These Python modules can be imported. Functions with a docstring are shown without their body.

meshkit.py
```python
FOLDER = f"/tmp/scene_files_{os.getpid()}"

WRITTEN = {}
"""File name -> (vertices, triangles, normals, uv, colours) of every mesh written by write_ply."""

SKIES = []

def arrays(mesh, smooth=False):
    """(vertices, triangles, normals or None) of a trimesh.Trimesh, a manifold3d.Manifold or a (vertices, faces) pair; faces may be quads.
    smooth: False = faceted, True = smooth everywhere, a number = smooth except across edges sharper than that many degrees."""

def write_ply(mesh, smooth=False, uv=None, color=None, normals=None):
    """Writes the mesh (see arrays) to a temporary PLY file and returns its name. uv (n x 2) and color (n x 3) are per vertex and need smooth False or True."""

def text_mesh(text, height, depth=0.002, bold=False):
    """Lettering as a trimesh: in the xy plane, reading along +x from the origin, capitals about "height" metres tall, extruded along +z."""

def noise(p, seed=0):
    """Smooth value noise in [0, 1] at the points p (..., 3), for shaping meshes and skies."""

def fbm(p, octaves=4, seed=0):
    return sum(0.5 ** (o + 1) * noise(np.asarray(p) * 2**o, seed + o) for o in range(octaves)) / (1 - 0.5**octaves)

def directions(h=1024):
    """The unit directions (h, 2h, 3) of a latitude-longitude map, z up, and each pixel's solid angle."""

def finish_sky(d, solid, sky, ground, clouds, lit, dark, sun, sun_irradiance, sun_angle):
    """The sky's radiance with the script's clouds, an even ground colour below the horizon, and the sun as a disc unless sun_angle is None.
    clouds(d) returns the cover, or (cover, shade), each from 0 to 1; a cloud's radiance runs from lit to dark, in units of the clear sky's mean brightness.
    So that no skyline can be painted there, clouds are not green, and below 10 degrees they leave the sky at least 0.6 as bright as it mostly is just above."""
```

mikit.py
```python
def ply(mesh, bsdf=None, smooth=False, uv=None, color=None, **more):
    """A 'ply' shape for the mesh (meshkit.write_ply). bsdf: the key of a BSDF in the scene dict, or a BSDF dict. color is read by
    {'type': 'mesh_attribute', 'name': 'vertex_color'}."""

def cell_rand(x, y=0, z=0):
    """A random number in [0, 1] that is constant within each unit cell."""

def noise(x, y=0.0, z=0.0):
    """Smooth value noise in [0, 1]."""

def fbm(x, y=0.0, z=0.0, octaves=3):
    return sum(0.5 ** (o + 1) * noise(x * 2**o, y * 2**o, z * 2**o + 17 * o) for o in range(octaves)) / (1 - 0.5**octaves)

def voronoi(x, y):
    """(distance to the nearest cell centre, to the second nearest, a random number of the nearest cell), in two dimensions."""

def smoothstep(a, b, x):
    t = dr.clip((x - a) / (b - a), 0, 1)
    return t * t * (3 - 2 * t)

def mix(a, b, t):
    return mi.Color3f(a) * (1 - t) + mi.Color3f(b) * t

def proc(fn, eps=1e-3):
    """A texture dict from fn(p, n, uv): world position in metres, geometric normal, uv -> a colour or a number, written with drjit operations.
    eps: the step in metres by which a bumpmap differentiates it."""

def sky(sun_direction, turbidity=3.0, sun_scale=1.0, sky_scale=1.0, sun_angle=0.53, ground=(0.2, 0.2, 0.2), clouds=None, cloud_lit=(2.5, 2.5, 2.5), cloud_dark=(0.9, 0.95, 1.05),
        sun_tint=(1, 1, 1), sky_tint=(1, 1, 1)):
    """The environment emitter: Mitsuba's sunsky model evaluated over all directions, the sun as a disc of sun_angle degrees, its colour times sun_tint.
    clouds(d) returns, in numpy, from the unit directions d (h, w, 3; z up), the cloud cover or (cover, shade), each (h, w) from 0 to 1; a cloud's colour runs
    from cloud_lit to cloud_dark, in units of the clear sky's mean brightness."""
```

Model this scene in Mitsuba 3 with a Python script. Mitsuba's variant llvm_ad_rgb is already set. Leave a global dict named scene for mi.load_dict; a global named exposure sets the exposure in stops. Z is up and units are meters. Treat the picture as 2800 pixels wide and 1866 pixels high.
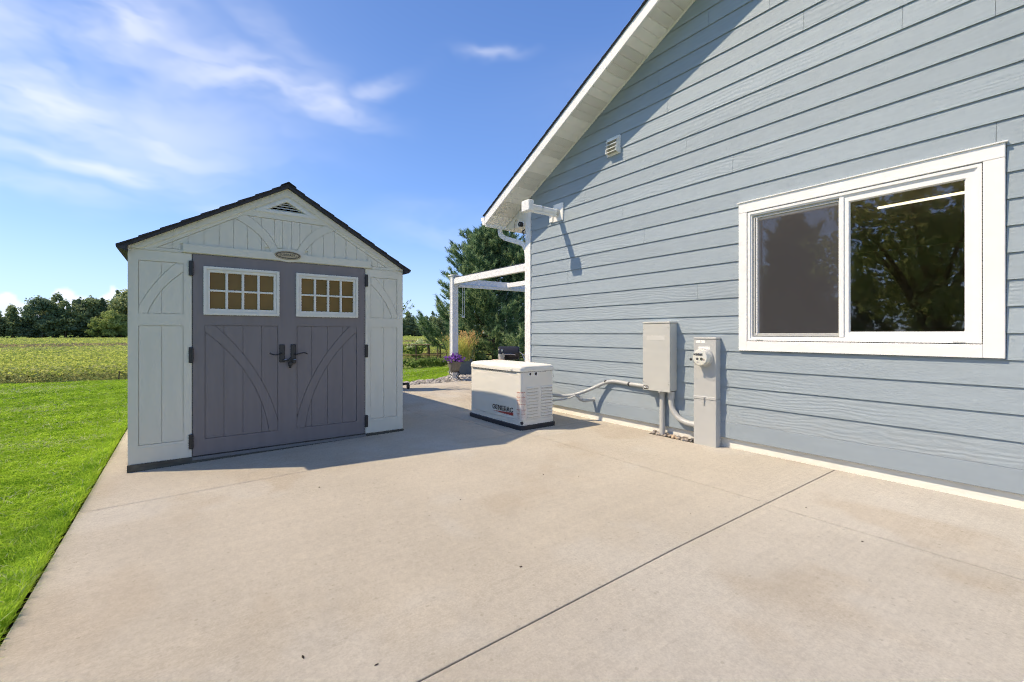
import math, random
import numpy as np, trimesh, drjit as dr, mitsuba as mi
import manifold3d as m3
import mikit, meshkit
from mikit import noise, fbm, voronoi, cell_rand, smoothstep, mix, proc
from shapely.geometry import Polygon, box as sbox, LineString
from shapely import affinity
from shapely.ops import unary_union

T = mi.ScalarTransform4f
scene, labels = {}, {}
rng = np.random.default_rng(7)

# ------------------------------------------------------------------ camera, sky, exposure
CAM = (0.0, 0.0, 1.15)
YAW = math.radians(36.5)
scene['camera'] = {'type': 'perspective', 'fov': math.degrees(2 * math.atan(1400 / 1215)), 'fov_axis': 'x',
                   'principal_point_offset_x': 0.0, 'principal_point_offset_y': 21.0 / 1866,
                   'near_clip': 0.05, 'far_clip': 2000.0,
                   'to_world': T().look_at(origin=CAM, target=(math.sin(YAW), math.cos(YAW), 1.15), up=(0, 0, 1))}
SUN = (-1.0, 0.64, 1.45)
exposure = 1.85


def clouds(d):
    """Thin cirrus wisps over the field side of the sky and a low bank of cumulus above the wood."""
    x, y, z = d[..., 0], d[..., 1], np.maximum(d[..., 2], 1e-3)
    az = np.degrees(np.arctan2(x, y))            # clockwise from +y
    el = np.degrees(np.arcsin(np.clip(d[..., 2], -1, 1)))
    warp = meshkit.fbm(np.stack([az / 7, el / 4, az * 0], -1), 4, 5)
    az2, el2 = az + 5 * (warp - .5), el + 4.2 * (warp - .5)
    fine = .6 * meshkit.fbm(np.stack([az2 / 6 + el2 / 12, el2 / 1.1 - az2 / 9, az * 0 + 3], -1), 5, 11) + .4 * meshkit.fbm(np.stack([az2 / 2.6 + el2 / 3, el2 / .55 - az2 / 5, az * 0 + 6], -1), 4, 17)
    mid = meshkit.fbm(np.stack([az2 / 9, el2 / 3.4, az * 0 + 8], -1), 5, 21)
    tex = np.clip(.55 * fine + .55 * mid + .10, 0, 1)
    cover = np.zeros_like(az)
    # streaks: azimuth, elevation, half-length, half-width, tilt, strength
    for a0, e0, la, le, tilt, st in [(-6, 27.4, 6.5, 3.3, .10, .98), (4, 26.2, 10, 2.5, -.04, .85), (13, 25.4, 6.5, 1.5, -.08, .85), (18.5, 27.2, 4, 1.0, .35, .6), (-10, 19.6, 9, 3.4, 0, 1.0), (-1, 19, 8, 2.3, -.12, .8),
                                     (-6, 15.5, 10, 1.2, .05, .9), (-9, 12.8, 7, 1.3, 0, .45), (4, 13.5, 6, 1.7, 0, .4), (33.2, 31.8, 4.0, .55, .05, .55), (27, 13, 9, 2.2, 0, .3), (8, 30, 8, 2.2, -.3, .3),
                                     (-16, 24, 8, 4, .1, .8), (-40, 30, 22, 6, .2, .7), (-75, 26, 24, 5, -.1, .6), (120, 38, 28, 7, .1, .5), (-140, 28, 30, 6, .1, .55), (70, 30, 20, 4, .1, .4)]:
        u, v = az2 - a0, el2 - e0 - tilt * (az2 - a0)
        cover = np.maximum(cover, st * np.exp(-(u / la) ** 2 - (v / le) ** 2) * smooth(.20, .88, tex))
    veil = np.exp(-((az2 + 5) / 15) ** 2 - ((el2 - 22) / 9) ** 2)
    cover = np.maximum(cover, .70 * veil * smooth(.15, .80, .6 * mid + .4 * warp))
    cover = np.maximum(cover, .30 * smooth(15, 0, el))
    # cumulus puffs just above the horizon
    top = np.full_like(az, .4)
    for a0, w0, h0 in [(-12.8, 1.9, 3.4), (-8.2, 1.8, 3.9), (-4.6, 2.1, 4.4), (-10.4, 2.4, 2.7), (-1, 2.5, 4.2), (-22, 4, 3.8), (-31, 3, 4.5), (-47, 5, 3.6), (-64, 4, 4.4), (95, 6, 4), (150, 7, 4.5), (-120, 8, 4), (-160, 6, 3.5)]:
        top = np.maximum(top, h0 * np.exp(-((az - a0) / w0) ** 4 * .6))
    top = top + 1.5 * (meshkit.fbm(np.stack([az / 1.1, el / 1.3, az * 0], -1), 4, 9) - .5)
    cum = smooth(.30, -.25, el - top) * (el > 0)
    shade = np.clip(.30 * smooth(3.5, 1.5, el), 0, 1) * cum
    return np.clip(np.maximum(.64 * cover, .74 * cum), 0, 1), shade


def smooth(a, b, x):
    t = np.clip((x - a) / (b - a), 0, 1)
    return t * t * (3 - 2 * t)


scene['sky'] = {'sampling_weight': 40.0, **mikit.sky(SUN, turbidity=2.6, sky_scale=1.42, clouds=clouds, cloud_lit=(2.5, 2.5, 2.62), cloud_dark=(1.5, 1.6, 1.8), sky_tint=(.86, .925, 1.20), ground=(.2, .22, .14))}


# ------------------------------------------------------------------ helpers
def numbered(key):
    if key not in scene and key not in labels and not any(k.startswith(key + '__') for k in scene):
        return key
    n = 1
    while f'{key}_{n:03d}' in scene or f'{key}_{n:03d}' in labels or any(k.startswith(f'{key}_{n:03d}__') for k in scene):
        n += 1
    return f'{key}_{n:03d}'


COUNT = {}


def part_key(parent, name):
    base = f'{parent}__{name}'
    n = COUNT.get(base, -1) + 1
    COUNT[base] = n
    return base if n == 0 else f'{base}_{n:03d}'


def add(parent, name, mesh, bsdf, smooth=False, label=None, kind=None, **more):
    """One entry of the scene: a part of parent, or a top-level object if parent is None."""
    key = part_key(parent, name) if parent else (name if name not in scene else numbered(name))
    scene[key] = mikit.ply(mesh, bsdf, smooth, **more)
    said = {k: v for k, v in (('label', label), ('kind', kind)) if v}
    if said:
        labels[key] = said
    return key


def thing(name, label, category, group=None):
    key = numbered(name)
    labels[key] = {'label': label, 'category': category, **({'group': group} if group else {})}
    return key


def structure(key, label):
    labels[key] = {'label': label, 'category': key.replace('_', ' '), 'kind': 'structure'}
    return key


def cat(ms):
    return trimesh.util.concatenate(list(ms))


def box(x0, x1, y0, y1, z0, z1, b=0.0):
    x0, x1, y0, y1, z0, z1 = min(x0, x1), max(x0, x1), min(y0, y1), max(y0, y1), min(z0, z1), max(z0, z1)
    if b <= 0:
        return trimesh.creation.box(bounds=[[x0, y0, z0], [x1, y1, z1]])
    b = min(b, .45 * min(x1 - x0, y1 - y0, z1 - z0))
    p = []
    for sx in (0, 1):
        for sy in (0, 1):
            for sz in (0, 1):
                c = np.array([(x0, x1)[sx], (y0, y1)[sy], (z0, z1)[sz]])
                s = np.array([1 - 2 * sx, 1 - 2 * sy, 1 - 2 * sz]) * b
                for k in range(3):
                    q = c + s
                    q[k] = c[k]
                    p.append(q)
    return trimesh.convex.convex_hull(np.array(p))


def polys(p):
    return [g for g in getattr(p, 'geoms', [p]) if g.geom_type == 'Polygon' and g.area > 1e-7]


def ext(poly, d):
    return cat([trimesh.creation.extrude_polygon(g, d, engine='earcut') for g in polys(poly)])


def ext_y(poly, y0, y1, bevel=0.0):
    """A polygon in (x, z) extruded along y from y0 (front, towards -y) to y1; the front edge is stepped in by bevel."""
    ms = []
    if bevel > 0:
        ins = poly.buffer(-bevel, join_style=2)
        if polys(ins):
            m = ext(ins, bevel)
            m.apply_translation([0, 0, y1 - y0 - bevel])
            ms.append(m)
            base = ext(poly, y1 - y0 - bevel)
        else:
            base = ext(poly, y1 - y0)
    else:
        base = ext(poly, y1 - y0)
    ms.append(base)
    m = cat(ms)
    v = m.vertices.copy()
    m.vertices = np.stack([v[:, 0], y1 - v[:, 2], v[:, 1]], 1)
    return m


def ext_x(poly, x0, x1):
    """A polygon in (y, z) extruded along x."""
    m = ext(poly, x1 - x0)
    v = m.vertices.copy()
    m.vertices = np.stack([x0 + v[:, 2], v[:, 0], v[:, 1]], 1)
    return m


def ext_z(poly, z0, z1):
    m = ext(poly, z1 - z0)
    m.apply_translation([0, 0, z0])
    return m


def spline(pts, n=8):
    p = np.asarray(pts, float)
    q = np.vstack([2 * p[0] - p[1], p, 2 * p[-1] - p[-2]])
    out = []
    for i in range(1, len(q) - 2):
        for t in np.linspace(0, 1, n, endpoint=False):
            a, b, c, d = q[i - 1], q[i], q[i + 1], q[i + 2]
            out.append(.5 * (2 * b + (c - a) * t + (2 * a - 5 * b + 4 * c - d) * t * t + (3 * b - a - 3 * c + d) * t ** 3))
    out.append(p[-1])
    return np.array(out)


def tube(pts, r, sides=12, cap=True):
    p = np.asarray(pts, float)
    n = len(p)
    r = np.broadcast_to(np.asarray(r, float), (n,))
    t = np.gradient(p, axis=0)
    t /= np.linalg.norm(t, axis=1, keepdims=True) + 1e-12
    u = np.cross(t[0], [0, 0, 1.0] if abs(t[0, 2]) < .9 else [1.0, 0, 0])
    us = []
    for k in range(n):
        u = u - t[k] * (u @ t[k])
        u /= np.linalg.norm(u) + 1e-12
        us.append(u)
    us = np.array(us)
    vs = np.cross(t, us)
    a = np.arange(sides) / sides * 2 * np.pi
    ring = p[:, None] + r[:, None, None] * (np.cos(a)[None, :, None] * us[:, None] + np.sin(a)[None, :, None] * vs[:, None])
    v = ring.reshape(-1, 3)
    i, j = np.meshgrid(np.arange(n - 1), np.arange(sides), indexing='ij')
    i, j = i.ravel(), j.ravel()
    k = (j + 1) % sides
    f = [np.stack([i * sides + j, i * sides + k, (i + 1) * sides + k], 1), np.stack([i * sides + j, (i + 1) * sides + k, (i + 1) * sides + j], 1)]
    if cap:
        c = len(v)
        v = np.vstack([v, p[:1], p[-1:]])
        s = np.arange(sides)
        f.append(np.stack([np.full(sides, c), (s + 1) % sides, s], 1))
        f.append(np.stack([np.full(sides, c + 1), (n - 1) * sides + s, (n - 1) * sides + (s + 1) % sides], 1))
    return trimesh.Trimesh(v, np.vstack(f), process=False)


def lathe(profile, axis='z', at=(0, 0, 0), sections=32):
    m = trimesh.creation.revolve(np.asarray(profile, float), sections=sections)
    v = m.vertices.copy()
    if axis == 'x':      # profile's height runs towards -x
        v = np.stack([-v[:, 2], v[:, 1], v[:, 0]], 1)
    elif axis == 'y':    # towards -y
        v = np.stack([v[:, 0], -v[:, 2], v[:, 1]], 1)
    m.vertices = v + np.asarray(at, float)
    if m.volume < 0:
        m.invert()
    return m


def rotz(m, deg, about=(0, 0, 0)):
    m = m.copy()
    m.apply_transform(trimesh.transformations.rotation_matrix(math.radians(deg), [0, 0, 1], about))
    return m


def arc3(a, b, c, n=14):
    """Points of the circle through a, b, c from a to c."""
    (ax, ay), (bx, by), (cx, cy) = a, b, c
    d = 2 * (ax * (by - cy) + bx * (cy - ay) + cx * (ay - by))
    ux = ((ax ** 2 + ay ** 2) * (by - cy) + (bx ** 2 + by ** 2) * (cy - ay) + (cx ** 2 + cy ** 2) * (ay - by)) / d
    uy = ((ax ** 2 + ay ** 2) * (cx - bx) + (bx ** 2 + by ** 2) * (ax - cx) + (cx ** 2 + cy ** 2) * (bx - ax)) / d
    r = math.hypot(ax - ux, ay - uy)
    t0, t2 = math.atan2(ay - uy, ax - ux), math.atan2(cy - uy, cx - ux)
    while t2 - t0 > math.pi:
        t2 -= 2 * math.pi
    while t2 - t0 < -math.pi:
        t2 += 2 * math.pi
    return [(ux + r * math.cos(t), uy + r * math.sin(t)) for t in np.linspace(t0, t2, n)]


def rounded(x0, x1, y0, y1, r, seg=6):
    return sbox(x0 + r, y0 + r, x1 - r, y1 - r).buffer(r, quad_segs=seg)


def text_on(text, height, depth, plane, at, width=None, bold=True):
    """Lettering that faces -x (plane 'x': it reads towards -y) or -y (plane 'y': it reads towards +x); at = its lower left corner on the surface."""
    m = meshkit.text_mesh(text, height, depth, bold=bold)
    v = m.vertices.copy()
    v[:, 0] -= v[:, 0].min()
    v[:, 1] -= v[:, 1].min()
    if width:
        v[:, 0] *= width / v[:, 0].max()
    x, y, z = at
    if plane == 'x':
        m.vertices = np.stack([x - v[:, 2], y - v[:, 0], z + v[:, 1]], 1)
    else:
        m.vertices = np.stack([x + v[:, 0], y - v[:, 2], z + v[:, 1]], 1)
    return m


def gz(x):
    """The paving falls a little away from the house."""
    return -0.016 * np.clip(2.1 - np.asarray(x, float), 0, 2.8)


def tris(v, f):
    return trimesh.Trimesh(np.asarray(v, float), np.asarray(f), process=False)


# ------------------------------------------------------------------ materials
def mat(key, color, rough=.6, spec=.5, **more):
    c = proc(color) if callable(color) else {'type': 'rgb', 'value': list(color)}
    d = {'type': 'principled', 'base_color': c, 'roughness': rough, 'specular': spec, **more}
    scene[key] = {'type': 'twosided', 'bsdf': d}
    return key


def bumped(key, color, height, scale=1.0, rough=.6, spec=.5, eps=1e-3):
    c = proc(color) if callable(color) else {'type': 'rgb', 'value': list(color)}
    scene[key] = {'type': 'twosided', 'bsdf': {'type': 'bumpmap', 'arbitrary': proc(height, eps), 'scale': scale,
                                                'bsdf': {'type': 'principled', 'base_color': c, 'roughness': rough, 'specular': spec}}}
    return key


def siding_color(p, n, uv):
    g = fbm(p.y * 9, p.z * 60, p.x * 5, 3)
    big = fbm(p.y * .9, p.z * 1.3, 2.0, 3)
    b = cell_rand(dr.floor((p.z - .2635) / .1776), 4)
    splash = smoothstep(.62, .28, p.z + .22 * fbm(p.y * 3, p.z * 4, 5.0, 3)) * noise(p.y * 22, p.z * 30, 1.0)
    c = mi.Color3f(.292, .347, .380) * (.87 + .11 * g + .10 * big + .10 * b)
    return mix(c, (.33, .30, .25), .22 * splash)


def siding_height(p, n, uv):
    k = dr.floor((p.z - .2635) / .1776)
    r = cell_rand(k, 9) * 40
    w = fbm(p.y * 2.2 + r, p.z * 7, r, 3)
    rings = .5 + .5 * dr.sin((p.z * 190 + w * 26 + r))
    swirl = smoothstep(.48, .70, noise(p.y * 1.1 + r * 3, r))
    fine = noise(p.y * 34, p.z * 420, 1.0)
    mid = noise(p.y * 60 + r, p.z * 95, 3.0)
    return (.9 * fine + .8 * mid + 1.6 * rings * swirl) * .0011


bumped('siding_mat', siding_color, siding_height, 1.0, .62, .3, eps=.002)


def trim_color(p, n, uv):
    return mi.Color3f(.84, .835, .80) * (.93 + .08 * fbm(p.x * 3, p.y * 6, p.z * 8, 3))


bumped('trim_mat', trim_color, lambda p, n, uv: .0009 * noise(p.y * 30, p.z * 30, p.x * 30) + .0006 * noise(p.y * 20, p.z * 260, 2.0), 1.0, .55, .3, eps=.002)
mat('soffit_mat', lambda p, n, uv: mi.Color3f(.82, .81, .74) * (.94 + .07 * noise(p.y * 6, p.x * 20)), .45)


def vented_color(p, n, uv):
    row = smoothstep(.2, .5, dr.abs(p.x * 40 - dr.floor(p.x * 40) - .5))
    return mi.Color3f(.68, .67, .60) * (1 - .10 * row)


mat('soffit_vented_mat', vented_color, .5)
scene['white_vinyl'] = {'type': 'twosided', 'bsdf': {'type': 'diffuse', 'reflectance': {'type': 'rgb', 'value': [.82, .82, .80]}}}
mat('white_metal', lambda p, n, uv: mi.Color3f(.83, .83, .80) * (.92 + .09 * fbm(p.x * 4, p.y * 4, p.z * 9, 3)), .6, .2)
mat('gasket', (.17, .17, .17), .6)
mat('foundation_mat', lambda p, n, uv: mi.Color3f(.80, .78, .69) * (.84 + .22 * fbm(p.y * 5, p.z * 16, p.x * 4, 4)), .9, .2)
mat('roof_mat', lambda p, n, uv: mi.Color3f(.055, .055, .062) * (.6 + .8 * noise(p.x * 60, p.y * 60, p.z * 60)), .9, .2)


def concrete_color(p, n, uv):
    big = fbm(p.x * .55 + 3, p.y * .55, 1.0, 4)
    mid = fbm(p.x * 2.6, p.y * 2.1, 5.0, 4)
    tracks = fbm(p.x * 1.1, p.y * 9, 7.0, 3)
    fine = noise(p.x * 150, p.y * 150)
    gr = noise(p.x * 420, p.y * 420)
    grey = smoothstep(2.0, .6, p.y) * smoothstep(-.6, 1.2, p.x - .2 * p.y)
    warm = mix((.366, .334, .270), (.330, .297, .235), smoothstep(.35, .65, big))
    cool = mix((.376, .360, .320), (.338, .320, .280), smoothstep(.35, .66, big))
    c = mix(warm, cool, grey * .8)
    rust = smoothstep(.60, .76, fbm(p.x * 1.7 + 9, p.y * 1.2, 3.0, 4))
    c = mix(c, (.30, .25, .18), .35 * rust)
    pale = smoothstep(.60, .78, fbm(p.x * 2.3 + 30, p.y * 1.8, 6.0, 4))
    c = mix(c, (.385, .37, .325), .40 * pale)
    c = c * (.905 + .13 * mid + .06 * tracks) * (.83 + .15 * fine + .09 * gr + .09 * noise(p.x * 48, p.y * 48) + .06 * noise(p.x * 2.5, p.y * 130))
    pit = smoothstep(.24, .12, voronoi(p.x * 26, p.y * 26)[0]) * smoothstep(.93, .97, voronoi(p.x * 26, p.y * 26)[2])
    return c * (1 - .16 * pit)


def concrete_height(p, n, uv):
    return .0012 * noise(p.x * 140, p.y * 140) + .0009 * noise(p.x * 60, p.y * 260) + .004 * noise(p.x * 9, p.y * 9)


bumped('concrete_mat', concrete_color, concrete_height, .8, .9, .2, eps=.002)
mat('joint_mat', lambda p, n, uv: mi.Color3f(.040, .036, .030) * (.5 + noise(p.x * 60, p.y * 60)), .95, .1)


def soil_color(p, n, uv):
    return mix((.12, .20, .025), (.16, .19, .05), smoothstep(.4, .65, fbm(p.x * 3, p.y * 3, 0, 4))) * (.6 + .7 * noise(p.x * 50, p.y * 50))


mat('soil_mat', soil_color, .95, .1)


def shed_panel_color(p, n, uv):
    return mi.Color3f(.645, .632, .538) * (.95 + .06 * fbm(p.x * 30, p.z * 3, p.y * 30, 3) + .03 * noise(p.x * 3, p.z * 3))


def grain_height(p, n, uv):
    w = fbm(p.x * 9, p.z * 1.3, 2.0, 3)
    return .0009 * noise(p.x * 240 + w * 30, p.z * 7) + .0008 * (.5 + .5 * dr.sin(p.x * 140 + w * 34))


bumped('shed_panel_mat', shed_panel_color, grain_height, 1.0, .55, .35, eps=.002)
bumped('shed_door_mat', lambda p, n, uv: mi.Color3f(.190, .174, .178) * (.92 + .14 * fbm(p.x * 30, p.z * 3, p.y * 30, 3)), grain_height, 1.0, .5, .35, eps=.002)
mat('shed_trim_mat', (.66, .66, .60), .45)
mat('shed_pane_mat', lambda p, n, uv: mi.Color3f(.185, .118, .036) * (.75 + .5 * fbm(p.x * 5, p.z * 6, 0, 3)), .3, .2)
mat('shed_roof_mat', lambda p, n, uv: mi.Color3f(.040, .041, .050) * (.7 + .6 * noise(p.x * 40, p.y * 40, p.z * 40)), .75, .3)
mat('shed_base_mat', lambda p, n, uv: mi.Color3f(.10, .095, .075) * (.5 + .9 * fbm(p.x * 12, p.z * 40, 0, 3)), .8, .3)
mat('black_plastic', (.018, .019, .023), .4)
mat('brass_mat', (.42, .33, .20), .4, metallic=.55)
mat('brass_dark_mat', (.10, .085, .06), .5, metallic=.3)
mat('chrome_mat', (.75, .75, .74), .18, metallic=1.0)
mat('generator_mat', lambda p, n, uv: mi.Color3f(.72, .70, .625) * (.95 + .07 * fbm(p.x * 4, p.y * 4, p.z * 5, 3)), .33)
mat('generator_base_mat', (.022, .024, .032), .5)
mat('ink_mat', (.018, .018, .02), .5)
mat('red_mat', (.33, .035, .03), .5)
mat('sticker_mat', (.74, .66, .58), .5)
mat('sticker_red_mat', (.42, .15, .09), .5)
mat('sticker_grey_mat', (.42, .36, .32), .5)
mat('panel_grey', lambda p, n, uv: mi.Color3f(.50, .50, .455) * (.94 + .08 * fbm(p.y * 5, p.z * 5, p.x * 5, 3) + .03 * noise(p.y * 2, p.z * 40)), .42)
mat('pedestal_grey', lambda p, n, uv: mi.Color3f(.47, .475, .45) * (.92 + .11 * fbm(p.y * 5, p.z * 4, p.x * 5, 3)), .45)
mat('pale_tape', (.56, .555, .51), .5)
mat('white_label', (.78, .78, .74), .5)
mat('conduit_mat', lambda p, n, uv: mi.Color3f(.44, .445, .42) * (.9 + .15 * fbm(p.x * 9, p.y * 9, p.z * 9, 3)), .45)
mat('meter_face_mat', (.70, .70, .62), .4)
mat('dark_grey', (.06, .062, .065), .5)
mat('iron_mat', (.03, .028, .026), .6)
mat('wood_rail_mat', lambda p, n, uv: mi.Color3f(.16, .115, .075) * (.6 + .8 * fbm(p.x * 8, p.y * 8, p.z * 20, 3)), .85, .2)
mat('cedar_mat', lambda p, n, uv: mi.Color3f(.21, .13, .08) * (.7 + .6 * fbm(p.x * 8, p.y * 8, p.z * 30, 3)), .8, .2)
mat('board_mat', (.50, .34, .22), .7)
mat('planter_blue_mat', lambda p, n, uv: mi.Color3f(.125, .155, .185) * (.8 + .4 * fbm(p.x * 8, p.y * 8, p.z * 8, 3)), .5)
mat('pot_mat', lambda p, n, uv: mi.Color3f(.21, .185, .145) * (.6 + .8 * fbm(p.x * 14, p.y * 14, p.z * 14, 3)), .6)
mat('grill_mat', (.022, .022, .028), .35)
mat('interior_mat', (.30, .285, .245), .8)
mat('interior_floor_mat', (.40, .30, .20), .6)
mat('brick_mat', lambda p, n, uv: mi.Color3f(.26, .11, .065) * (.6 + .8 * noise(p.x * 8, p.y * 14, p.z * 16)), .9)
mat('mortar_mat', (.30, .28, .25), .95)
mat('bark_mat', lambda p, n, uv: mi.Color3f(.13, .10, .075) * (.5 + .9 * fbm(p.x * 6, p.y * 6, p.z * 2, 3)), .95, .1)
scene['glass_mat'] = {'type': 'thindielectric', 'int_ior': 1.62}
scene['screen_mat'] = {'type': 'mask', 'opacity': .27, 'bsdf': {'type': 'twosided', 'bsdf': {'type': 'diffuse', 'reflectance': {'type': 'rgb', 'value': [.175, .172, .182]}}}}
scene['dome_mat'] = {'type': 'thindielectric', 'int_ior': 1.45}


def leafy(key, a, b, freq, trans=.5, rough=.5, spread=1.0):
    """Thin leaves whose colour runs from a to b from leaf to leaf."""
    def col(p, n, uv):
        t = .55 * noise(p.x * freq, p.y * freq, p.z * freq) + .45 * noise(p.x * freq * .13 + 5, p.y * freq * .13, p.z * freq * .13)
        return mix(a, b, smoothstep(.5 - .32 * spread, .5 + .32 * spread, t))
    scene[key] = {'type': 'principledthin', 'base_color': proc(col), 'roughness': rough, 'diff_trans': trans, 'spec_trans': 0.0, 'eta': 1.35}
    return key


leafy('grass_mat', (.135, .31, .012), (.60, .79, .095), 110, 1.0, spread=1.3)
leafy('dry_grass_mat', (.48, .54, .27), (.60, .64, .38), 40, .8)
leafy('crop_mat', (.44, .52, .10), (.60, .64, .17), 30, 1.0)
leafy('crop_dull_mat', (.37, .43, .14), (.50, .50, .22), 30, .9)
leafy('weed_mat', (.33, .41, .13), (.55, .51, .25), 30, .9)
leafy('pine_mat', (.078, .160, .082), (.165, .265, .135), 12, .8)
leafy('pine_tip_mat', (.27, .40, .19), (.48, .58, .31), 12, .9)
leafy('far_dark_mat', (.13, .205, .125), (.36, .42, .23), 1.6, 1.0)
leafy('far_mid_mat', (.18, .26, .13), (.42, .46, .22), 1.6, 1.0)
leafy('far_bright_mat', (.27, .37, .12), (.50, .55, .20), 1.6, 1.0)
leafy('shrub_mat', (.12, .21, .05), (.28, .38, .11), 20, .8)
leafy('pale_bloom_mat', (.50, .60, .28), (.80, .82, .55), 14, .7)
leafy('purple_mat', (.10, .022, .25), (.44, .20, .70), 60, .6)
leafy('plume_mat', (.52, .34, .12), (.82, .58, .28), 25, .9)
leafy('tall_grass_mat', (.38, .48, .13), (.76, .70, .22), 25, 1.0)
scene['stone_mat'] = {'type': 'twosided', 'bsdf': {'type': 'principled', 'roughness': .8, 'specular': .3, 'base_color': proc(
    lambda p, n, uv: mix(mix((.33, .29, .24), (.19, .185, .18), smoothstep(.42, .58, noise(p.x * 21, p.y * 21, 2.0))), (.43, .33, .22), smoothstep(.55, .72, noise(p.x * 17 + 5, p.y * 17, 4.0))) * (.75 + .5 * noise(p.x * 120, p.y * 120, p.z * 120)))}}
scene['white_stone_mat'] = {'type': 'twosided', 'bsdf': {'type': 'principled', 'roughness': .85, 'specular': .2, 'base_color': proc(
    lambda p, n, uv: mix((.50, .47, .42), (.27, .25, .22), smoothstep(.4, .7, noise(p.x * 13, p.y * 13, 2.0))))}}


# ------------------------------------------------------------------ ground, paving
def grid(x0, x1, y0, y1, nx, ny, zf):
    xs, ys = np.linspace(x0, x1, nx + 1), np.linspace(y0, y1, ny + 1)
    X, Y = np.meshgrid(xs, ys)
    v = np.stack([X, Y, zf(X, Y)], -1).reshape(-1, 3)
    i, j = np.meshgrid(np.arange(ny), np.arange(nx), indexing='ij')
    a = (i * (nx + 1) + j).ravel()
    f = np.vstack([np.stack([a, a + 1, a + nx + 2], 1), np.stack([a, a + nx + 2, a + nx + 1], 1)])
    return tris(v, f)


structure('ground', 'flat earth under the lawn and the fields')
add(None, 'ground', grid(-900, 900, -900, 900, 2, 2, lambda x, y: x * 0 - .20), 'soil_mat')

structure('patio', 'sand coloured concrete paving in large jointed slabs between lawn and house')
SLAB_T = .10


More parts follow.
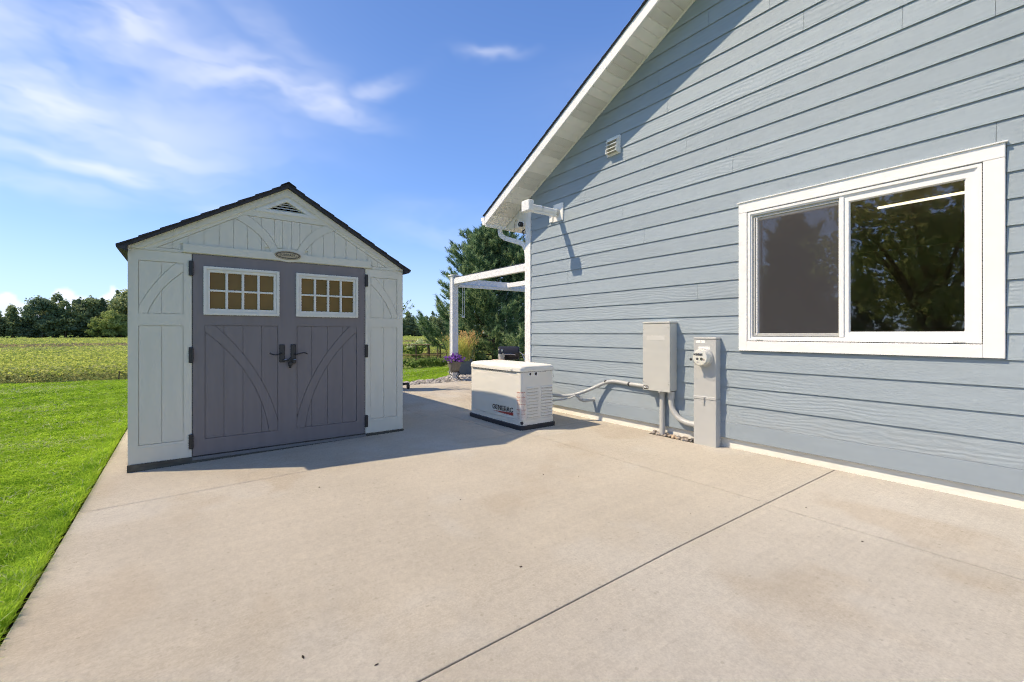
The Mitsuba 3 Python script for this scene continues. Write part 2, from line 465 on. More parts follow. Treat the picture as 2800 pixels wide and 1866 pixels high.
def slab(name, x0, x1, y0, y1):
    xs = [x0] + ([2.1] if x0 < 2.1 < x1 else []) + [x1]
    ms = []
    v, f = [], []
    b = .002
    for x in xs:
        g = float(gz(x))
        for (y, z) in ((y0, -SLAB_T), (y0, g - b), (y0 + b, g), (y1 - b, g), (y1, g - b), (y1, -SLAB_T)):
            v.append((x, y, z))
    n = len(xs)
    for i in range(n - 1):
        for j in range(6):
            k = (j + 1) % 6
            f += [(i * 6 + j, (i + 1) * 6 + k, i * 6 + k), (i * 6 + j, (i + 1) * 6 + j, (i + 1) * 6 + k)]
    for i in (0, n - 1):
        s = [(i * 6, i * 6 + j, i * 6 + j + 1) for j in range(1, 5)]
        f += s if i == 0 else [t[::-1] for t in s]
    m = tris(v, f)
    m.fix_normals()
    return add('patio', name, m, 'concrete_mat')


XL, XH = -.56, 4.425
slab('slab', XL, 3.147, -6.0, 1.388)
slab('slab', 3.153, XH, -6.0, 1.388)
slab('slab', XL, 3.177, 1.395, 4.072)
slab('slab', 3.183, XH, 1.395, 4.072)
slab('slab', XL, 2.995, 4.078, 5.645)
slab('slab', 3.003, XH, 4.082, 5.645)
slab('slab', XL, 2.688, 5.652, 9.30)
slab('slab', 2.694, 8.4, 5.652, 9.30)
add('patio', 'joint_filler', cat([box(XL + .02, XH, -6, 5.66, -.12, -.075), box(XL + .02, 8.3, 5.60, 9.2, -.12, -.075)]), 'joint_mat')

# specks of leaf litter on the paving
ms = []
for k in range(11):
    x, y = rng.uniform(-.4, 4.2), rng.uniform(.5, 4.0)
    if k < 8:
        x, y = [(1.55, 2.7), (2.35, 2.75), (2.55, 2.55), (1.35, 1.75), (.55, 1.55), (.35, 1.75), (2.6, 1.6), (3.3, 1.2)][k]
    m = trimesh.creation.icosphere(1, 1.0)
    m.apply_scale([rng.uniform(.003, .011), rng.uniform(.002, .005), .002])
    m = rotz(m, rng.uniform(0, 180))
    m.apply_translation([x, y, float(gz(x)) + .0025])
    ms.append(m)
add(None, 'leaf_litter', cat(ms), 'joint_mat')
labels['leaf_litter'] = {'label': 'dark specks of dry leaf litter scattered over the sunlit concrete', 'category': 'litter', 'kind': 'stuff'}

# lawn sheet, left of the paving and behind it
structure('lawn', 'mown lawn along the left edge of the paving and behind the patio')
LZ = -.055


def lawn_z(x, y):
    return LZ - .02 + .03 * smooth(0, 3, -.56 - x) + .05 * smooth(9, 14, y)


add('lawn', 'turf', grid(-60, XL - .030, -30, 14.5, 40, 40, lawn_z), 'soil_mat')
add('lawn', 'turf', grid(-.57, 40, 9.9, 16.5, 60, 20, lambda x, y: lawn_z(x, y) - .0), 'soil_mat')


def blades(pos, h, lean, width, rng, mow=None):
    """Grass blades of three triangles each."""
    n = len(pos)
    a = rng.uniform(0, 2 * np.pi, n)
    side = np.stack([np.cos(a), np.sin(a), a * 0], 1) * (width / 2)[:, None]
    b = rng.uniform(0, 2 * np.pi, n)
    d = np.stack([np.cos(b), np.sin(b), b * 0], 1)
    if mow is not None:      # the mower's passes lay the blades one way and the other
        d[:, :2] += mow
        d /= np.linalg.norm(d, axis=1, keepdims=True) + 1e-6
    d *= (lean * h)[:, None]
    up = np.array([0, 0, 1.0])
    mid = pos + d * .35 + up * (h * .6)[:, None]
    tip = pos + d + up * (h * (1 - .25 * lean))[:, None]
    v = np.stack([pos - side, pos + side, mid - side * .75, mid + side * .75, tip], 1).reshape(-1, 3)
    o = np.arange(n)[:, None] * 5
    f = np.stack([o + [[0, 1, 3]], o + [[0, 3, 2]], o + [[2, 3, 4]]], 1).reshape(-1, 3)
    return tris(v, f)


def in_lawn(n, x0, x1, y0, y1):
    return rng.uniform(x0, x1, n), rng.uniform(y0, y1, n)


gx, gy = [], []
for (x0, x1, y0, y1, dens) in [(-1.7, XL - .028, 2.2, 4.5, 12500), (-2.6, XL - .028, 4.5, 7.5, 7500), (-4.2, XL - .028, 7.5, 14.3, 3600), (-6, XL, .5, 2.2, 1500), (-8, -1.7, 2.2, 4.5, 500), (-8, -2.6, 4.5, 7.5, 600), (-10, -4.2, 7.5, 14.3, 500),
                               (3.0, 9.0, 9.95, 13.6, 1800), (XL, 3.0, 9.36, 14.3, 900), (-8, -1.7, 2.2, 4.5, 900)]:
    x, y = in_lawn(int(dens * (x1 - x0) * (y1 - y0)), x0, x1, y0, y1)
    gx.append(x), gy.append(y)
gx, gy = np.concatenate(gx), np.concatenate(gy)
bed_edge = lambda x: np.interp(x, [3.0, 4.17, 5.15, 5.8, 6.3, 6.8, 9], [9.95, 10.0, 10.18, 10.7, 11.7, 12.4, 13.4])
keep = (gx < 2.58) | (gy > bed_edge(gx))
gx, gy = gx[keep], gy[keep]
dist = np.hypot(gx, gy)
n = len(gx)
patch = meshkit.fbm(np.stack([gx * 1.3, gy * .8, gx * 0], 1), 3, 4)
h = (.055 + .040 * rng.random(n)) * (.75 + .6 * patch) * np.where(gx > XL - .08, 1.15, 1)
w = np.clip(.0048 * np.maximum(1, dist / 3.2), 0, .020) * rng.uniform(.7, 1.3, n)
lean = rng.uniform(.5, 2.0, n) * np.where((gx > XL - .14) & (gx < 0) & (gy < 9.3), .35, 1)
pos = np.stack([gx, gy, lawn_z(gx, gy) - .004], 1)
dry = rng.random(n) < .05 + .22 * smooth(.55, .72, meshkit.fbm(np.stack([gx * .9 + 20, gy * 1.6, gx * 0], 1), 3, 14))
band = np.sign(np.sin(2 * np.pi * (gy - .55 * gx + .15 * (patch - .5)) / 1.5))
mow = 1.15 * np.stack([band * .85, -band * .5], 1)
add('lawn', 'grass', blades(pos[~dry], h[~dry], lean[~dry], w[~dry], rng, mow[~dry]), 'grass_mat', kind='stuff')
add('lawn', 'grass', blades(pos[dry], h[dry] * 1.02, lean[dry], w[dry], rng), 'dry_grass_mat', kind='stuff')
add('lawn', 'turf', grid(-.57, 2.6, 9.31, 9.91, 8, 3, lawn_z), 'soil_mat')
# longer blades hanging over the paving edge
n = 6500
y = rng.uniform(1.5, 9.3, n)
pos = np.stack([XL - .026 - rng.random(n) ** 2 * .06, y, np.full(n, LZ - .015)], 1)
b = blades(pos, rng.uniform(.05, .10, n), rng.uniform(.2, 1.2, n), np.full(n, .0042), rng)
add('lawn', 'grass', b, 'grass_mat', kind='stuff')
structure('soil_edge', 'dark earth edge between the lawn and the concrete')
add(None, 'soil_edge', box(XL - .05, XL - .002, -6, 9.3, -.16, LZ - .060), 'joint_mat')


# ------------------------------------------------------------------ crop field
structure('field', 'wide green crop field running from the lawn to the far wood')
FZ = -.06
add('field', 'soil', grid(-260, 300, 14.45, 124, 4, 4, lambda x, y: x * 0 + FZ + .004), 'soil_mat')


def cards(c, size, nrm, rng, aspect=1.5):
    """One leaf (a folded diamond of two triangles) at each point, facing roughly nrm."""
    n = len(c)
    a = rng.normal(size=(n, 3))
    a -= nrm * (a * nrm).sum(1, keepdims=True)
    a /= np.linalg.norm(a, axis=1, keepdims=True) + 1e-9
    b = np.cross(nrm, a)
    s = np.asarray(size)[:, None]
    v = np.stack([c - a * s * aspect / 2, c + b * s / 2, c + a * s * aspect / 2, c - b * s / 2], 1)
    v[:, 1] += nrm * s * .18
    v[:, 3] += nrm * s * .18
    v = v.reshape(-1, 3)
    o = np.arange(n)[:, None] * 4
    f = np.stack([o + [[0, 1, 2]], o + [[0, 2, 3]]], 1).reshape(-1, 3)
    return tris(v, f)


def unit(v):
    return v / (np.linalg.norm(v, axis=-1, keepdims=True) + 1e-9)


def field_start(x):
    return np.where(x < 2.5, 14.35, 18.6)


def crop_points(n, y0, y1, p=1.0):
    u = rng.random(n)
    y = y0 * (y1 / y0) ** u
    x = rng.uniform(-.52, .72, n) * y
    return x, y


def crop_h(x, y):
    return (.40 + .10 * smooth(14.5, 20, y) + .10 * (meshkit.fbm(np.stack([x * .35, y * .35, x * 0], 1), 3, 40) - .5) - .20 * smooth(60, 120, y))


x, y = crop_points(400000, 14.3, 121)
keep = y > field_start(x)
x, y = x[keep], y[keep]
gap = (np.abs(y - 38 - .03 * x) < 5.0) & (rng.random(len(x)) < .72)          # a strip of ripe brown plants across the field
top = crop_h(x, y)
z = FZ + top * (1 - .45 * rng.random(len(x)) ** 2)
edge = y < field_start(x) + 1.1
z = np.where(edge, FZ + top * rng.random(len(x)) ** .8, z)
size = .046 * (y / 14.3) ** .74 * rng.uniform(.7, 1.35, len(x))
nrm = unit(np.stack([rng.normal(size=len(x)) * .65, rng.normal(size=len(x)) * .65, np.full(len(x), .8)], 1))
c = np.stack([x, y, z], 1)
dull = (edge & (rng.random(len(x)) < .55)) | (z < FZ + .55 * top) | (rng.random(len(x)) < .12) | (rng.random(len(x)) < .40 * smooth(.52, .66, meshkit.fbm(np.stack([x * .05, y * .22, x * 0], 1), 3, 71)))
leafy('crop_brown_mat', (.30, .25, .13), (.46, .38, .22), 20, .8)
add('field', 'crop', cards(c[gap], size[gap], nrm[gap], rng), 'crop_brown_mat', kind='stuff')
ok = ~gap & ~dull
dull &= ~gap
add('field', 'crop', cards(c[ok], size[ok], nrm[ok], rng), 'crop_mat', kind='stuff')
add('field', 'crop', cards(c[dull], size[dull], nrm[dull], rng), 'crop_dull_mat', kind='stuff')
mat('crop_under_mat', lambda p, n, uv: mix((.20, .25, .05), (.24, .23, .09), noise(p.x * .6, p.y * 1.2)) * (.5 + .7 * noise(p.x * 6, p.y * 6)), .95, .1)
xs = np.linspace(-64, 88, 60)
ys = np.linspace(15.2, 122, 26)
X, Y = np.meshgrid(xs, ys)
Zc = FZ + .22 - .06 * smooth(60, 120, Y) - np.where((X > 2) & (Y < 20), .3, 0)
v = np.stack([X, Y, Zc], -1).reshape(-1, 3)
i, j = np.meshgrid(np.arange(len(ys) - 1), np.arange(len(xs) - 1), indexing='ij')
a = (i * len(xs) + j).ravel()
add('field', 'crop', tris(v, np.vstack([np.stack([a, a + 1, a + len(xs) + 1], 1), np.stack([a, a + len(xs) + 1, a + len(xs)], 1)])), 'crop_under_mat', kind='stuff')
# weeds and tall grass in front of the crop
n = 15000
x = rng.uniform(-9, 3, n)
y = 14.25 + rng.random(n) ** 1.4 * 1.0
pos = np.stack([x, y, np.full(n, FZ)], 1)
hh = rng.uniform(.08, .34, n) * smooth(14.1, 15.2, y)[()] + .07
add('field', 'weeds', blades(pos, hh, rng.uniform(.2, .8, n), np.full(n, .013), rng), 'weed_mat', kind='stuff')
n = 9000
x, y = rng.uniform(4.5, 15, n), rng.uniform(14.2, 18.6, n)
add('field', 'weeds', blades(np.stack([x, y, np.full(n, -.03)], 1), rng.uniform(.06, .2, n), rng.uniform(.2, .9, n), np.full(n, .02), rng), 'weed_mat', kind='stuff')


# ------------------------------------------------------------------ trees
def leaf_cloud(blobs, per, size, rng, up=.35):
    """Leaf cards on and in a set of ellipsoids (x, y, z, rx, ry, rz)."""
    cs, ns, ss = [], [], []
    for (bx, by, bz, rx, ry, rz) in blobs:
        n = max(6, int(per * (rx * ry + ry * rz + rx * rz) / 3))
        d = unit(rng.normal(size=(n, 3)))
        r = rng.random(n) ** .45
        r = np.where(rng.random(n) < .12, r * 1.25, r)
        cs.append(np.array([bx, by, bz]) + d * r[:, None] * np.array([rx, ry, rz]))
        ns.append(unit(d + rng.normal(size=(n, 3)) * .55 + [0, 0, up]))
        ss.append(size * rng.uniform(.6, 1.4, n))
    return cards(np.vstack(cs), np.concatenate(ss), np.vstack(ns), rng)


def trunk(h, r, rng, x=0, y=0, z0=-.2, bend=.15):
    p = np.array([[x, y, z0], [x + rng.normal() * bend * .3, y + rng.normal() * bend * .3, z0 + h * .35], [x + rng.normal() * bend, y + rng.normal() * bend, z0 + h * .7], [x + rng.normal() * bend, y + rng.normal() * bend, z0 + h]])
    return tube(spline(p, 4), np.linspace(r, r * .25, 13), 7)


def far_pine(seed, h):
    g = np.random.default_rng(seed)
    blobs = []
    z = h * .14
    while z < h * .97:
        t = z / h
        rad = h * (.32 * (1 - t) ** .80 + .03) * g.uniform(.75, 1.2)
        k = g.integers(4, 7)
        a0 = g.uniform(0, 6.28)
        for i in range(k):
            a = a0 + i * 6.28 / k + g.normal() * .3
            r = rad * g.uniform(.55, 1.1)
            blobs.append((math.cos(a) * r * .62, math.sin(a) * r * .62, z + r * g.uniform(-.05, .25), r * .52, r * .52, h * .045))
        z += h * g.uniform(.055, .085)
    blobs += [(0, 0, h * .96, h * .03, h * .03, h * .06)]
    return trunk(h * .92, h * .018, g), leaf_cloud(blobs, 110, .32, g, .5)


def far_leafy(seed, h, wide=.36):
    g = np.random.default_rng(seed)
    blobs = []
    for _ in range(26):
        a, t = g.uniform(0, 6.28), g.random()
        z = h * (.16 + .78 * t)
        rr = h * wide * math.sin(math.pi * (.18 + .74 * t)) * g.uniform(.3, .95)
        s = h * g.uniform(.09, .18)
        blobs.append((math.cos(a) * rr, math.sin(a) * rr, z, s * 1.1, s * 1.1, s * .85))
    return trunk(h * .75, h * .022, g), leaf_cloud(blobs, 100, .33, g, .4)


PROTO = {}
for nm, fn, args, m in [('wood_pine_a', far_pine, (1, 9.0), 'far_dark_mat'), ('wood_pine_b', far_pine, (2, 9.0), 'far_dark_mat'), ('wood_pine_c', far_pine, (3, 9.0), 'far_mid_mat'),
                        ('wood_leafy_a', far_leafy, (4, 9.0), 'far_mid_mat'), ('wood_leafy_b', far_leafy, (5, 9.0, .42), 'far_dark_mat'), ('wood_bright', far_leafy, (6, 9.0, .40), 'far_bright_mat')]:
    t, c = fn(*args)
    PROTO[nm] = (t, c, m)
    scene[f'group_{nm}'] = {'type': 'shapegroup', 'trunk': mikit.ply(t, 'bark_mat', True), 'crown': mikit.ply(c, m)}

KIND = {'wood_pine_a': ('far_pine', 'dark far pine standing in the wood beyond the field', 'tree', 'dark pines of the far wood'),
        'wood_pine_b': ('far_pine', 'dark far pine standing in the wood beyond the field', 'tree', 'dark pines of the far wood'),
        'wood_pine_c': ('far_pine', 'mid green far pine with loose boughs in the wood beyond the field', 'tree', 'mid green pines of the far wood'),
        'wood_leafy_a': ('far_tree', 'mid green broad leafy tree in the wood beyond the field', 'tree', 'leafy trees of the far wood'),
        'wood_leafy_b': ('far_tree', 'dark broad leafy tree in the wood beyond the field', 'tree', 'dark leafy trees of the far wood'),
        'wood_bright': ('far_tree', 'bright yellow green young tree at the front edge of the far wood', 'tree', 'bright young trees of the far wood')}


def plant(proto, x, y, h, turn, z=FZ, label=None, group=None):
    nm, lab, ct, grp = KIND[proto]
    key = thing(nm, label or lab, ct, group or grp)
    s = h / 9.0
    scene[key] = {'type': 'instance', 'sg': {'type': 'ref', 'id': f'group_{proto}'}, 'to_world': T().translate([x, y, z]).rotate([0, 0, 1], turn).scale([s, s, s])}


g = np.random.default_rng(99)


def wood_h(px_ratio):
    """Height of the wood along the horizon, by x / y direction."""
    return np.interp(px_ratio, [-.30, -.222, -.20, -.168, -.14, -.11, -.08, -.05, 0, .2, .38, .45, .60], [6.0, 6.0, 6.8, 8.2, 7.5, 8.6, 9.6, 9.0, 8, 7, 6.4, 6.7, 7.0])


for (y0, sx, hs, kinds) in [(121, 1.9, 1.0, ['wood_pine_a', 'wood_pine_b', 'wood_pine_c', 'wood_leafy_b', 'wood_pine_c', 'wood_pine_a', 'wood_leafy_a', 'wood_pine_b']), (125, 2.2, 1.10, ['wood_pine_a', 'wood_pine_b', 'wood_pine_a', 'wood_pine_c'])]:
    x = -46.0
    while x < 74:
        r = x / y0
        h = float(wood_h(r)) * hs * g.uniform(.84, 1.08)
        if not (-.02 < r < .30 and g.random() < .6):
            plant(kinds[g.integers(len(kinds))], x, y0 + g.uniform(-1.5, 1.5), h, g.uniform(0, 360))
        x += sx * g.uniform(.75, 1.25)
for (x, y, h) in [(-11.6, 117, 5.6), (-13.4, 118, 4.2), (-9.9, 117.5, 5.0)]:
    plant('wood_bright', x, y, h, g.uniform(0, 360))
# undergrowth below the wood
blobs = [(x, 122 + g.uniform(-1, 4), 1.6 + g.uniform(0, 1.2), 2.2, 1.5, 2.2) for x in np.arange(-50, 78, 1.3)]
add(None, 'undergrowth', leaf_cloud(blobs, 50, .5, g, .2), 'far_dark_mat')
labels['undergrowth'] = {'label': 'dark undergrowth along the foot of the far wood', 'category': 'undergrowth', 'kind': 'stuff'}


# the big pine behind the pergola
def near_pine(x0, y0, h, rad, seed):
    g = np.random.default_rng(seed)
    tufts, dirs, limbs = [], [], []
    z = .12
    while z < h * .985:
        t = z / h
        L = rad * (1.02 - t) ** .66 * g.uniform(.80, 1.12) if t > .12 else rad * .95
        k = int(g.integers(5, 8)) if t < .8 else int(g.integers(3, 5))
        a0 = g.uniform(0, 6.28)
        for i in range(k):
            a = a0 + i * 6.283 / k + g.normal() * .22
            l = max(.18, L * g.uniform(.72, 1.12))
            rise = .0 + .70 * t ** .8 + g.normal() * .06
            s = np.linspace(0, 1, 9)
            out = np.array([math.cos(a), math.sin(a), 0])
            side = np.array([-math.sin(a), math.cos(a), 0])
            path = out * (l * s)[:, None] + np.array([0, 0, 1.0]) * (l * (rise * s + .42 * s ** 2.6 - .10 * s))[:, None] + side * (l * .10 * g.normal() * s ** 2)[:, None] + [0, 0, z]
            limbs.append(tube(path + [x0, y0, 0], np.linspace(.030 * (1.1 - t), .006, 9), 5, False))
            for q in range(int(7 + l * 8.5)):
                u = g.random() ** .70 * .88 + .12
                b = np.array([np.interp(u, s, path[:, c]) for c in range(3)])
                sl = l * .30 * (1 - .60 * u) + .16
                d = unit(out * g.uniform(.5, 1.0) + side * g.normal() * .8 + [0, 0, g.uniform(.15, .8)])
                for e in np.linspace(.25, 1.0, 5):
                    tufts.append(b + d * sl * e + [0, 0, .10 * sl * e * e] + g.normal(size=3) * .022)
                    dirs.append(unit(d + [0, 0, .25 + .6 * e]))
        z += h * g.uniform(.028, .042) * (1.15 - .5 * t)
    tufts.append(np.array([0, 0, h])), dirs.append(np.array([0, 0, 1.0]))
    return np.array(tufts) + [x0, y0, 0], np.array(dirs), limbs


def needles(c, d, per, length, width, g):
    n = len(c) * per
    c, d = np.repeat(c, per, 0), np.repeat(d, per, 0)
    u = unit(d * g.uniform(.5, 1.4, (n, 1)) + g.normal(size=(n, 3)) * .62)
    st = c + d * (g.uniform(-.5, .5, (n, 1)) * length * 1.1)
    L = length * g.uniform(.6, 1.2, (n, 1))
    w = unit(np.cross(u, g.normal(size=(n, 3)))) * (width / 2)
    v = np.stack([st - w, st + w, st + u * L], 1).reshape(-1, 3)
    return tris(v, np.arange(3 * n).reshape(-1, 3))


def big_pine(name, label, x0, y0, h, rad, seed, per=18, length=.145, width=.019):
    key = thing(name, label, 'tree')
    g = np.random.default_rng(seed + 5)
    tf, di, limbs = near_pine(x0, y0, h, rad, seed)
    add(key, 'trunk', tube([[x0, y0, -.2], [x0 + .03, y0, h * .4], [x0, y0, h * .96]], [.11, .07, .02], 9), 'bark_mat', True)
    add(key, 'boughs', cat(limbs), 'bark_mat', True)
    hor = np.hypot(tf[:, 0] - x0, tf[:, 1] - y0)
    tip = hor > np.percentile(hor, 30) * .6
    tip &= g.random(len(tf)) < .50
    add(key, 'crown', needles(tf[~tip], di[~tip], per, length, width, g), 'pine_mat')
    add(key, 'crown', needles(tf[tip], di[tip], per, length * .92, width, g), 'pine_tip_mat')
    return key


big_pine('pine_tree', 'large green pine with upswept feathery boughs behind the white pergola', 9.62, 14.15, 5.05, 2.55, 3)


# ------------------------------------------------------------------ house
HOUSE = thing('house', 'house with blue grey lap siding, white trimmed window and white eaves right of the paving', 'house')
XW = 4.40                       # face of the siding
YC = 5.54                       # far corner
YN = -7.14                      # near corner, outside the picture
RIDGE_Y = (YC + YN) / 2
PITCH = .5075
soff = lambda y: 3.24 + PITCH * (YC - np.asarray(y)) if np.all(np.asarray(y) >= RIDGE_Y) else 3.24 + PITCH * (np.asarray(y) - YN)
SR = 3.24 + PITCH * (YC - RIDGE_Y)
WIN = (.422, 2.175, .982, 2.414)      # outer edge of the window trim: y0, y1, z0, z1
OPN = (.524, 2.098, 1.075, 2.318)     # opening
gable = Polygon([(YN, .10), (YC, .10), (YC, 3.24), (RIDGE_Y, SR), (YN, 3.24)])
hole = sbox(OPN[0] - .01, OPN[2] - .01, OPN[1] + .01, OPN[3] + .01)
add(HOUSE, 'wall', ext_x(gable.difference(hole), XW + .012, XW + .15), 'interior_mat')


def board(poly, z0, z1):
    """A lap board: poly in (y, z), its face leaning out towards its lower edge."""
    pts = np.array(poly.exterior.coords)[:-1]
    n = len(pts)
    fx = XW - .0160 + .0125 * (pts[:, 1] - z0) / (z1 - z0)
    v = np.vstack([np.stack([fx, pts[:, 0], pts[:, 1]], 1), np.stack([fx + .0078, pts[:, 0], pts[:, 1]], 1)])
    f = [(0, i, i + 1) for i in range(1, n - 1)] + [(n, n + i + 1, n + i) for i in range(1, n - 1)]
    for i in range(n):
        k = (i + 1) % n
        f += [(i, n + i, n + k), (i, n + k, k)]
    m = tris(v, f)
    m.fix_normals()
    return m


EXPO, Z0 = .1776, .2635
JOINTS = {15: [4.266], 13: [3.62], 19: [2.986], 16: [2.754], 14: [2.244], 17: [.468], 12: [.465], 18: [3.9, .95], 11: [3.30], 9: [4.61], 7: [2.62], 20: [1.62], 21: [3.1, .1], 22: [1.9], 10: [-.2], 8: [.02], 5: [-.6], 3: [-1.2], 24: [1.1], 23: [2.5]}
clip = Polygon([(YN, .1), (YC - .115, .1), (YC - .115, 3.235 + PITCH * .115), (RIDGE_Y, SR - .004), (YN, 3.235)])
trim_hole = sbox(WIN[0] - .004, WIN[2] - .004, WIN[1] + .004, WIN[3] + .004)
for k in range(0, 36):
    z0, z1 = Z0 + EXPO * k, Z0 + EXPO * (k + 1) + .008
    cuts = sorted(JOINTS.get(k, []) + [-1.5 - (k * 1.37) % 2.2, -4.6 - (k * .9) % 1.6])
    edges = [YN] + cuts + [YC - .115]
    for a, b in zip(edges[:-1], edges[1:]):
        p = sbox(a + .0012, z0, b - .0012, z1 - .003).intersection(clip).difference(trim_hole)
        for q in polys(p):
            for q2 in ([q] if len(q.exterior.coords) <= 6 or not q.intersects(trim_hole.buffer(.02)) else polys(q.difference(sbox(-99, WIN[2] - .004, 99, WIN[3] + .004))) + polys(q.intersection(sbox(-99, WIN[2] - .004, 99, WIN[3] + .004)))):
                if q2.area > 2e-4:
                    add(HOUSE, 'siding_board', board(q2, z0, z1), 'siding_mat')
mat('skirt_mat', lambda p, n, uv: mi.Color3f(.284, .338, .374) * (.95 + .07 * fbm(p.y * 6, p.z * 30, 2.0, 3)), .5)
add(HOUSE, 'skirt_board', box(XW - .016, XW + .011, YN, YC - .10, .100, .2625, .003), 'skirt_mat', label='smooth blue skirt board below the lowest siding course')
add(HOUSE, 'foundation', cat([box(4.421, 4.60, YN, YC - .02, -.3, .115), box(4.42, 14.3, YC - .16, YC - .02, -.3, .10)]), 'foundation_mat')
add(HOUSE, 'corner_board', box(XW - .028, XW + .010, YC - .112, YC + .012, .10, 3.26, .002), 'trim_mat')
add(HOUSE, 'rear_wall', cat([box(XW + .0105, 14.0, YC - .13, YC, .10, 3.24)]), 'skirt_mat')
add(HOUSE, 'rear_corner_board', box(XW - .0, XW + .10, YC + .0005, YC + .012, .10, 3.2), 'trim_mat')
add(HOUSE, 'side_wall', cat([box(XW + .16, 14.0, YN, YN + .14, -.2, 3.24), box(13.86, 14.0, YN + .14, YC - .14, -.2, 6.3)]), 'skirt_mat')
# roof
OX = XW - .41                   # rake overhang
EAVE_Y, FAR_N = 6.13, -7.73


def slope_slab(x0, x1, y0, y1, off0, off1):
    """A slab that follows the far slope between heights off0 and off1 over the soffit plane."""
    p = Polygon([(y0, 3.24 + PITCH * (YC - y0) + off0), (y1, 3.24 + PITCH * (YC - y1) + off0), (y1, 3.24 + PITCH * (YC - y1) + off1), (y0, 3.24 + PITCH * (YC - y0) + off1)])
    return ext_x(p, x0, x1)


def mirror(m):
    m = m.copy()
    m.vertices[:, 1] = 2 * RIDGE_Y - m.vertices[:, 1]
    m.invert()
    return m


add(HOUSE, 'fascia_board', slope_slab(OX - .02, OX, RIDGE_Y, EAVE_Y - .02, -.012, .125), 'white_metal')
add(HOUSE, 'fascia_board', mirror(slope_slab(OX - .02, OX, RIDGE_Y, EAVE_Y - .02, -.012, .125)), 'white_metal')
add(HOUSE, 'drip_edge', slope_slab(OX - .031, OX + .05, RIDGE_Y, EAVE_Y, .127, .139), 'dark_grey')
rf = cat([slope_slab(OX + .001, 14.3, RIDGE_Y, EAVE_Y, .10, .126)])
add(HOUSE, 'roof', cat([rf, mirror(rf)]), 'roof_mat')
y = EAVE_Y + .02
k = 0
while y > RIDGE_Y:
    y2 = max(y - .143, RIDGE_Y)
    p = Polygon([(y, 3.24 + PITCH * (YC - y) + .1395), (y2, 3.24 + PITCH * (YC - y2) + .1395), (y2, 3.24 + PITCH * (YC - y2) + .1425), (y, 3.24 + PITCH * (YC - y) + .150)])
    add(HOUSE, 'shingle_course', ext_x(p, OX - .038 - .006 * rng.random(), 14.3), 'roof_mat')
    y, k = y2, k + 1
m = mirror(slope_slab(OX - .038, 14.3, RIDGE_Y, EAVE_Y + .02, .1275, .147))
add(HOUSE, 'shingle_course', m, 'roof_mat')
# soffit strips along the rake, solid and perforated panels in turn
y, k = EAVE_Y - .02, 0
while y > RIDGE_Y + .02:
    y2 = y - .0985
    vent = (k % 6) in (2, 3, 4)
    rib = slope_slab(OX + .002, XW - .014, y2 + .0035, y - .0035, -.004, .004)
    add(HOUSE, 'soffit_panel', rib, 'soffit_vented_mat' if vent else 'soffit_mat')
    y, k = y2, k + 1
add(HOUSE, 'soffit_backing', slope_slab(OX + .001, XW + .10, RIDGE_Y, EAVE_Y - .02, .0045, .02), 'soffit_mat')
add(HOUSE, 'soffit_channel', slope_slab(XW - .034, XW - .013, RIDGE_Y, YC + .02, -.012, -.0045), 'soffit_mat')
add(HOUSE, 'soffit_backing', mirror(slope_slab(OX + .001, XW + .10, RIDGE_Y, EAVE_Y - .02, -.004, .02)), 'soffit_mat')
# boxed end of the rear eave, flush with the gable wall, with the level soffit behind it
tri = Polygon([(YC + .013, 2.80), (YC + .60, 2.905), (YC + .585, 2.942), (YC + .013, 3.24 - .016)])
tri = Polygon([(YC + .013, 2.865), (EAVE_Y - .03, 2.905), (EAVE_Y - .03, 3.24 + PITCH * (YC - EAVE_Y + .03) - .006), (YC + .013, 3.24 - PITCH * .013 - .006)])
add(HOUSE, 'eave_return', ext_x(tri, XW - .005, XW + .012), 'soffit_mat')
add(HOUSE, 'eave_soffit', box(XW + .0125, 14.0, YC + .013, EAVE_Y - .03, 2.885, 2.90), 'soffit_mat')
add(HOUSE, 'eave_fascia', box(OX, 14.0, EAVE_Y - .028, EAVE_Y - .002, 2.90, 3.055), 'white_metal')
# gutter with its end cap, downspout
gp = Polygon([(EAVE_Y, 3.055), (EAVE_Y, 2.935), (EAVE_Y + .055, 2.935), (EAVE_Y + .075, 2.985), (EAVE_Y + .105, 3.02), (EAVE_Y + .105, 3.06), (EAVE_Y + .088, 3.06), (EAVE_Y + .088, 3.03), (EAVE_Y + .010, 2.95), (EAVE_Y + .012, 3.055)])
add(HOUSE, 'gutter', ext_x(gp, OX - .012, 14.0), 'white_metal')
add(HOUSE, 'gutter_end_cap', ext_x(Polygon([(EAVE_Y + .002, 3.058), (EAVE_Y + .002, 2.933), (EAVE_Y + .057, 2.933), (EAVE_Y + .078, 2.985), (EAVE_Y + .108, 3.02), (EAVE_Y + .108, 3.063)]), OX - .016, OX - .012), 'white_metal')


def spout(path, w, d, bulge=.0):
    """A rectangular pipe (rounded) swept in its path's plane; w across x, d across the bend."""
    s = rounded(-w / 2, -d / 2, w / 2, d / 2, .016, 4)
    ring = np.array(s.exterior.coords)[:-1]
    p = np.asarray(path, float)
    t = unit(np.gradient(p, axis=0))
    vs = []
    for k in range(len(p)):
        ax = np.array([1.0, 0, 0])
        ax = unit(ax - t[k] * (ax @ t[k]))
        nb = np.cross(t[k], ax)
        b = 1 + bulge * (k % 2)
        vs.append(p[k] + ring[:, :1] * ax * b + ring[:, 1:] * nb * b)
    n = len(ring)
    v = np.vstack(vs)
    f = []
    for i in range(len(p) - 1):
        for j in range(n):
            k = (j + 1) % n
            f += [(i * n + j, i * n + k, (i + 1) * n + k), (i * n + j, (i + 1) * n + k, (i + 1) * n + j)]
    m = tris(v, f)
    m.fix_normals()
    return m


